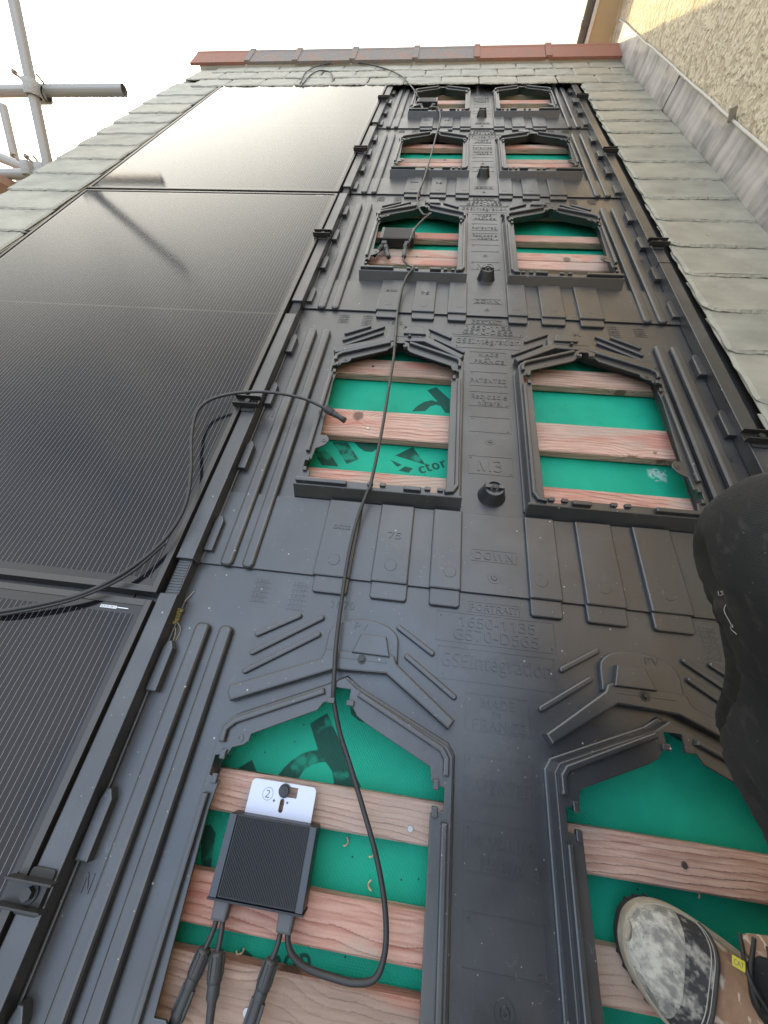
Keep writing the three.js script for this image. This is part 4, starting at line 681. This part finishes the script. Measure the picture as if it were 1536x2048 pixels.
  const out = []; for (let i = 0; i <= 40; i++) { const s = 0.30 * (0.5 - 0.5 * Math.cos(Math.PI * i / 40)); out.push([s, hc(s) + hw(s) + 0.003]); } for (let i = 39; i >= 1; i--) { const s = 0.30 * (0.5 - 0.5 * Math.cos(Math.PI * i / 40)); out.push([s, hc(s) - hw(s) - 0.003]); }
  part(boot, 'outsole', metric(ext(inset(out, 0.0008), 0, 0.012, 0.002)), M.rubber);
  const lugs = []; for (let i = 2; i < 38; i += 2) for (const sd of [0, 1]) { const p = out[sd ? 80 - i : i]; if (p) lugs.push(at(bx(-0.005, 0.005, -0.005, 0.005, -0.002, 0.014), p[0] * 0.955 + 0.006, p[1] * 0.92, 0)); } part(boot, 'lugs', merge(lugs), M.rubber);
  part(boot, 'midsole', metric(ext(inset(out, -0.0015), 0.012, 0.034, 0.005)), M.sole);
  const top = s => { const a = s / 0.30; return 0.034 + 0.022 + 0.075 * sstep(0.80, 0.42, a) + 0.012 * sstep(0.95, 0.75, a) - 0.014 * sstep(0.86, 1.0, a); };
  const loft = (s0, s1, off, nS = 40, nA = 28, z0 = 0.030) => {
    const ps = [], ix = [];
    for (let i = 0; i <= nS; i++) { const s = s0 + (s1 - s0) * i / nS, w = Math.max(hw(Math.min(s, 0.2992)) - 0.001 + off, 0.0005), h = top(s) - z0 + off;
      for (let j = 0; j <= nA; j++) { const a = Math.PI * j / nA, c = Math.cos(a), sn = Math.sin(a); const ee = 0.62; let x = s, y = hc(s) + w * Math.sign(c) * Math.pow(Math.abs(c), ee) * (1 - 0.18 * sn * (s < 0.2 ? 1 : 0.6)), z = z0 + h * Math.pow(sn, 0.72); const wr = 0.0035 * Math.sin(s * 150 + 2 * c) * sstep(0.13, 0.17, s) * sstep(0.225, 0.20, s) * sn + 0.003 * (fbm(s * 40, c * 3, 3, 3) - 0.5); ps.push(x, y + wr * c, z + wr); } }
    for (let i = 0; i < nS; i++) for (let j = 0; j < nA; j++) { const a = i * (nA + 1) + j, b = a + nA + 1; ix.push(a, b, a + 1, b, b + 1, a + 1); }
    const gq = new THREE.BufferGeometry(); gq.setAttribute('position', new THREE.Float32BufferAttribute(ps, 3)); gq.setIndex(ix); gq.computeVertexNormals();
    let o = gq.toNonIndexed(); const nn = o.attributes.normal.clone(); o = metric(o); o.setAttribute('normal', nn); return o;
  };
  part(boot, 'upper', loft(0.004, 0.2985, 0), M.leather);
  part(boot, 'toe_cap', loft(0.256, 0.2995, 0.0028), M.toe);
  part(boot, 'toe_panel', loft(0.231, 0.262, 0.0022, 16), M.toeDark);
  const seam = (s, off, r, m) => { const pts = []; for (let j = 1; j < 24; j++) { const a = Math.PI * j / 24, c = Math.cos(a), sn = Math.sin(a), w = hw(s) + off; pts.push([s + 0.004 * Math.sin(a * 2), hc(s) + w * Math.sign(c) * Math.pow(Math.abs(c), 0.62) * (1 - 0.11 * sn), 0.030 + (top(s) - 0.030 + off) * Math.pow(sn, 0.72)]); } return tube(pts, r, 60, 6); };
  part(boot, 'stitching', merge([seam(0.2335, 0.0030, 0.0006), seam(0.2365, 0.0030, 0.0006)]), M.thread);
  part(boot, 'seam_welt', seam(0.2315, 0.0026, 0.0022), M.rubber);
  { // shaft in the person's frame, from instep up into the cuff
    const sh = (r0, r1, z0, z1) => lathe([[r0, z0], [r1, z1], [r1 + 0.004, z1 + 0.006], [r1 - 0.004, z1 + 0.012], [r1 - 0.012, z1 + 0.004]], 28);
    let g = along(sh(0.062, 0.053, 0, 0.10), [0.440, 0.410, 0.035], [0.410, 0.470, 0.150]); const nn = g.index ? g.toNonIndexed() : g; nn.computeVertexNormals(); const keep = nn.attributes.normal.clone(); const mm = metric(nn); mm.setAttribute('normal', keep);
    part(t, 'boot_shaft', mm, M.leather);
    part(t, 'tongue', metric(at(ext(rrect(-0.040, 0.050, -0.026, 0.026, 0.018), -0.005, 0.006, 0.004).rotateY(-0.50).rotateZ(-0.2), 0.318, 0.452, 0.108)), M.cloth);
    const L = []; for (let i = 0; i < 4; i++) { const o = [0.284 + 0.017 * i, 0.462 - 0.004 * i, 0.092 + 0.011 * i]; L.push(tube([[o[0] + 0.010, o[1] - 0.034, o[2] - 0.006], [o[0] - 0.006, o[1], o[2] + 0.010], [o[0] + 0.018, o[1] + 0.030, o[2] - 0.004]], 0.0019, 20, 6), tube([[o[0] + 0.020, o[1] - 0.034, o[2] + 0.002], [o[0] - 0.007, o[1] + 0.002, o[2] + 0.012], [o[0] + 0.008, o[1] + 0.030, o[2] - 0.010]], 0.0019, 20, 6)); }
    for (const sgn of [-1, 1]) part(t, 'eyelet_flap', metric(at(ext(capsule(-0.02, 0, 0.055, 0, 0.024), -0.004, 0.004, 0.002).rotateY(-0.5).rotateX(sgn * -0.7).rotateZ(-0.2), 0.318, 0.452 + sgn * 0.034, 0.096)), M.leather);
    part(t, 'laces', merge(L), M.rubber);
  }
  const tg = part(t, 'tag', metric(at(ext(rrect(-0.0050, 0.0050, -0.0042, 0.0042, 0.001), 0, 0.0015, 0.0004).rotateY(-0.4).rotateZ(-0.3), 0.272, 0.474, 0.100)), M.tag);
  part(tg, 'tag_lettering', at(at(text('CAT', 0, 0.0074, 0, 0.0040, 0.0016, 0.0003), -0.0037, -0.002, 0).rotateY(-0.4).rotateZ(-0.3), 0.272, 0.474, 0.100), M.ink);
}

// ------------------------------------------------------------------ small litter
{
  const m = thing('moss_clump', 'small dry yellow moss clump with rootlets by the tray joint', 'moss', [-0.502, 0.762, 0]);
  const bl = []; for (let i = 0; i < 40; i++) bl.push(at(new THREE.IcosahedronGeometry(rr(0.0015, 0.0035), 0), rr(-0.004, 0.004), rr(-0.012, 0.012), rr(0.002, 0.010))); part(m, 'clump', merge(bl), M.moss);
  part(m, 'rootlets', merge([tube([[0, -0.01, 0.003], [0.008, -0.035, 0.002], [0.005, -0.055, 0.001], [0.018, -0.085, 0.0015]], 0.0006, 30, 5), tube([[0.002, -0.008, 0.004], [0.014, -0.022, 0.003], [0.012, -0.04, 0.001]], 0.0005, 20, 5), tube([[-0.002, 0.01, 0.004], [0.002, 0.03, 0.004], [0.010, 0.05, 0.002]], 0.0006, 20, 5)]), M.straw);
  const spots = [[-0.112, 0.485, -0.026, 'curled wood shaving on the green membrane, right of the nearest optimiser'], [-0.150, 0.492, -0.026, 'curled wood shaving on the membrane just beside the nearest optimiser'], [-0.105, 0.452, -0.026, 'pale shaving on the membrane edge under the cable loop'], [-0.263, 0.372, -0.024, 'curled shaving on the membrane below the optimiser plugs'], [0.315, 0.500, -0.024, 'thin splinter on the membrane above the boot'], [0.80, 2.21, 0.036, 'pale curled shaving lying on a right hand slate']];
  for (const [u, v, w, l] of spots) { const s = thing('wood_shaving', l, 'shaving', [u, v, w], { group: 'wood shavings' }); const a = rr(0, 6), q = []; for (let i = 0; i <= 8; i++) { const th = a + i * 0.35; q.push([0.005 * Math.cos(th), 0.005 * Math.sin(th), 0.002 + 0.0015 * Math.sin(i)]); } part(s, 'curl', tube(q, 0.0011, 24, 6), M.shaving); }
}

renderer.render(scene, camera);
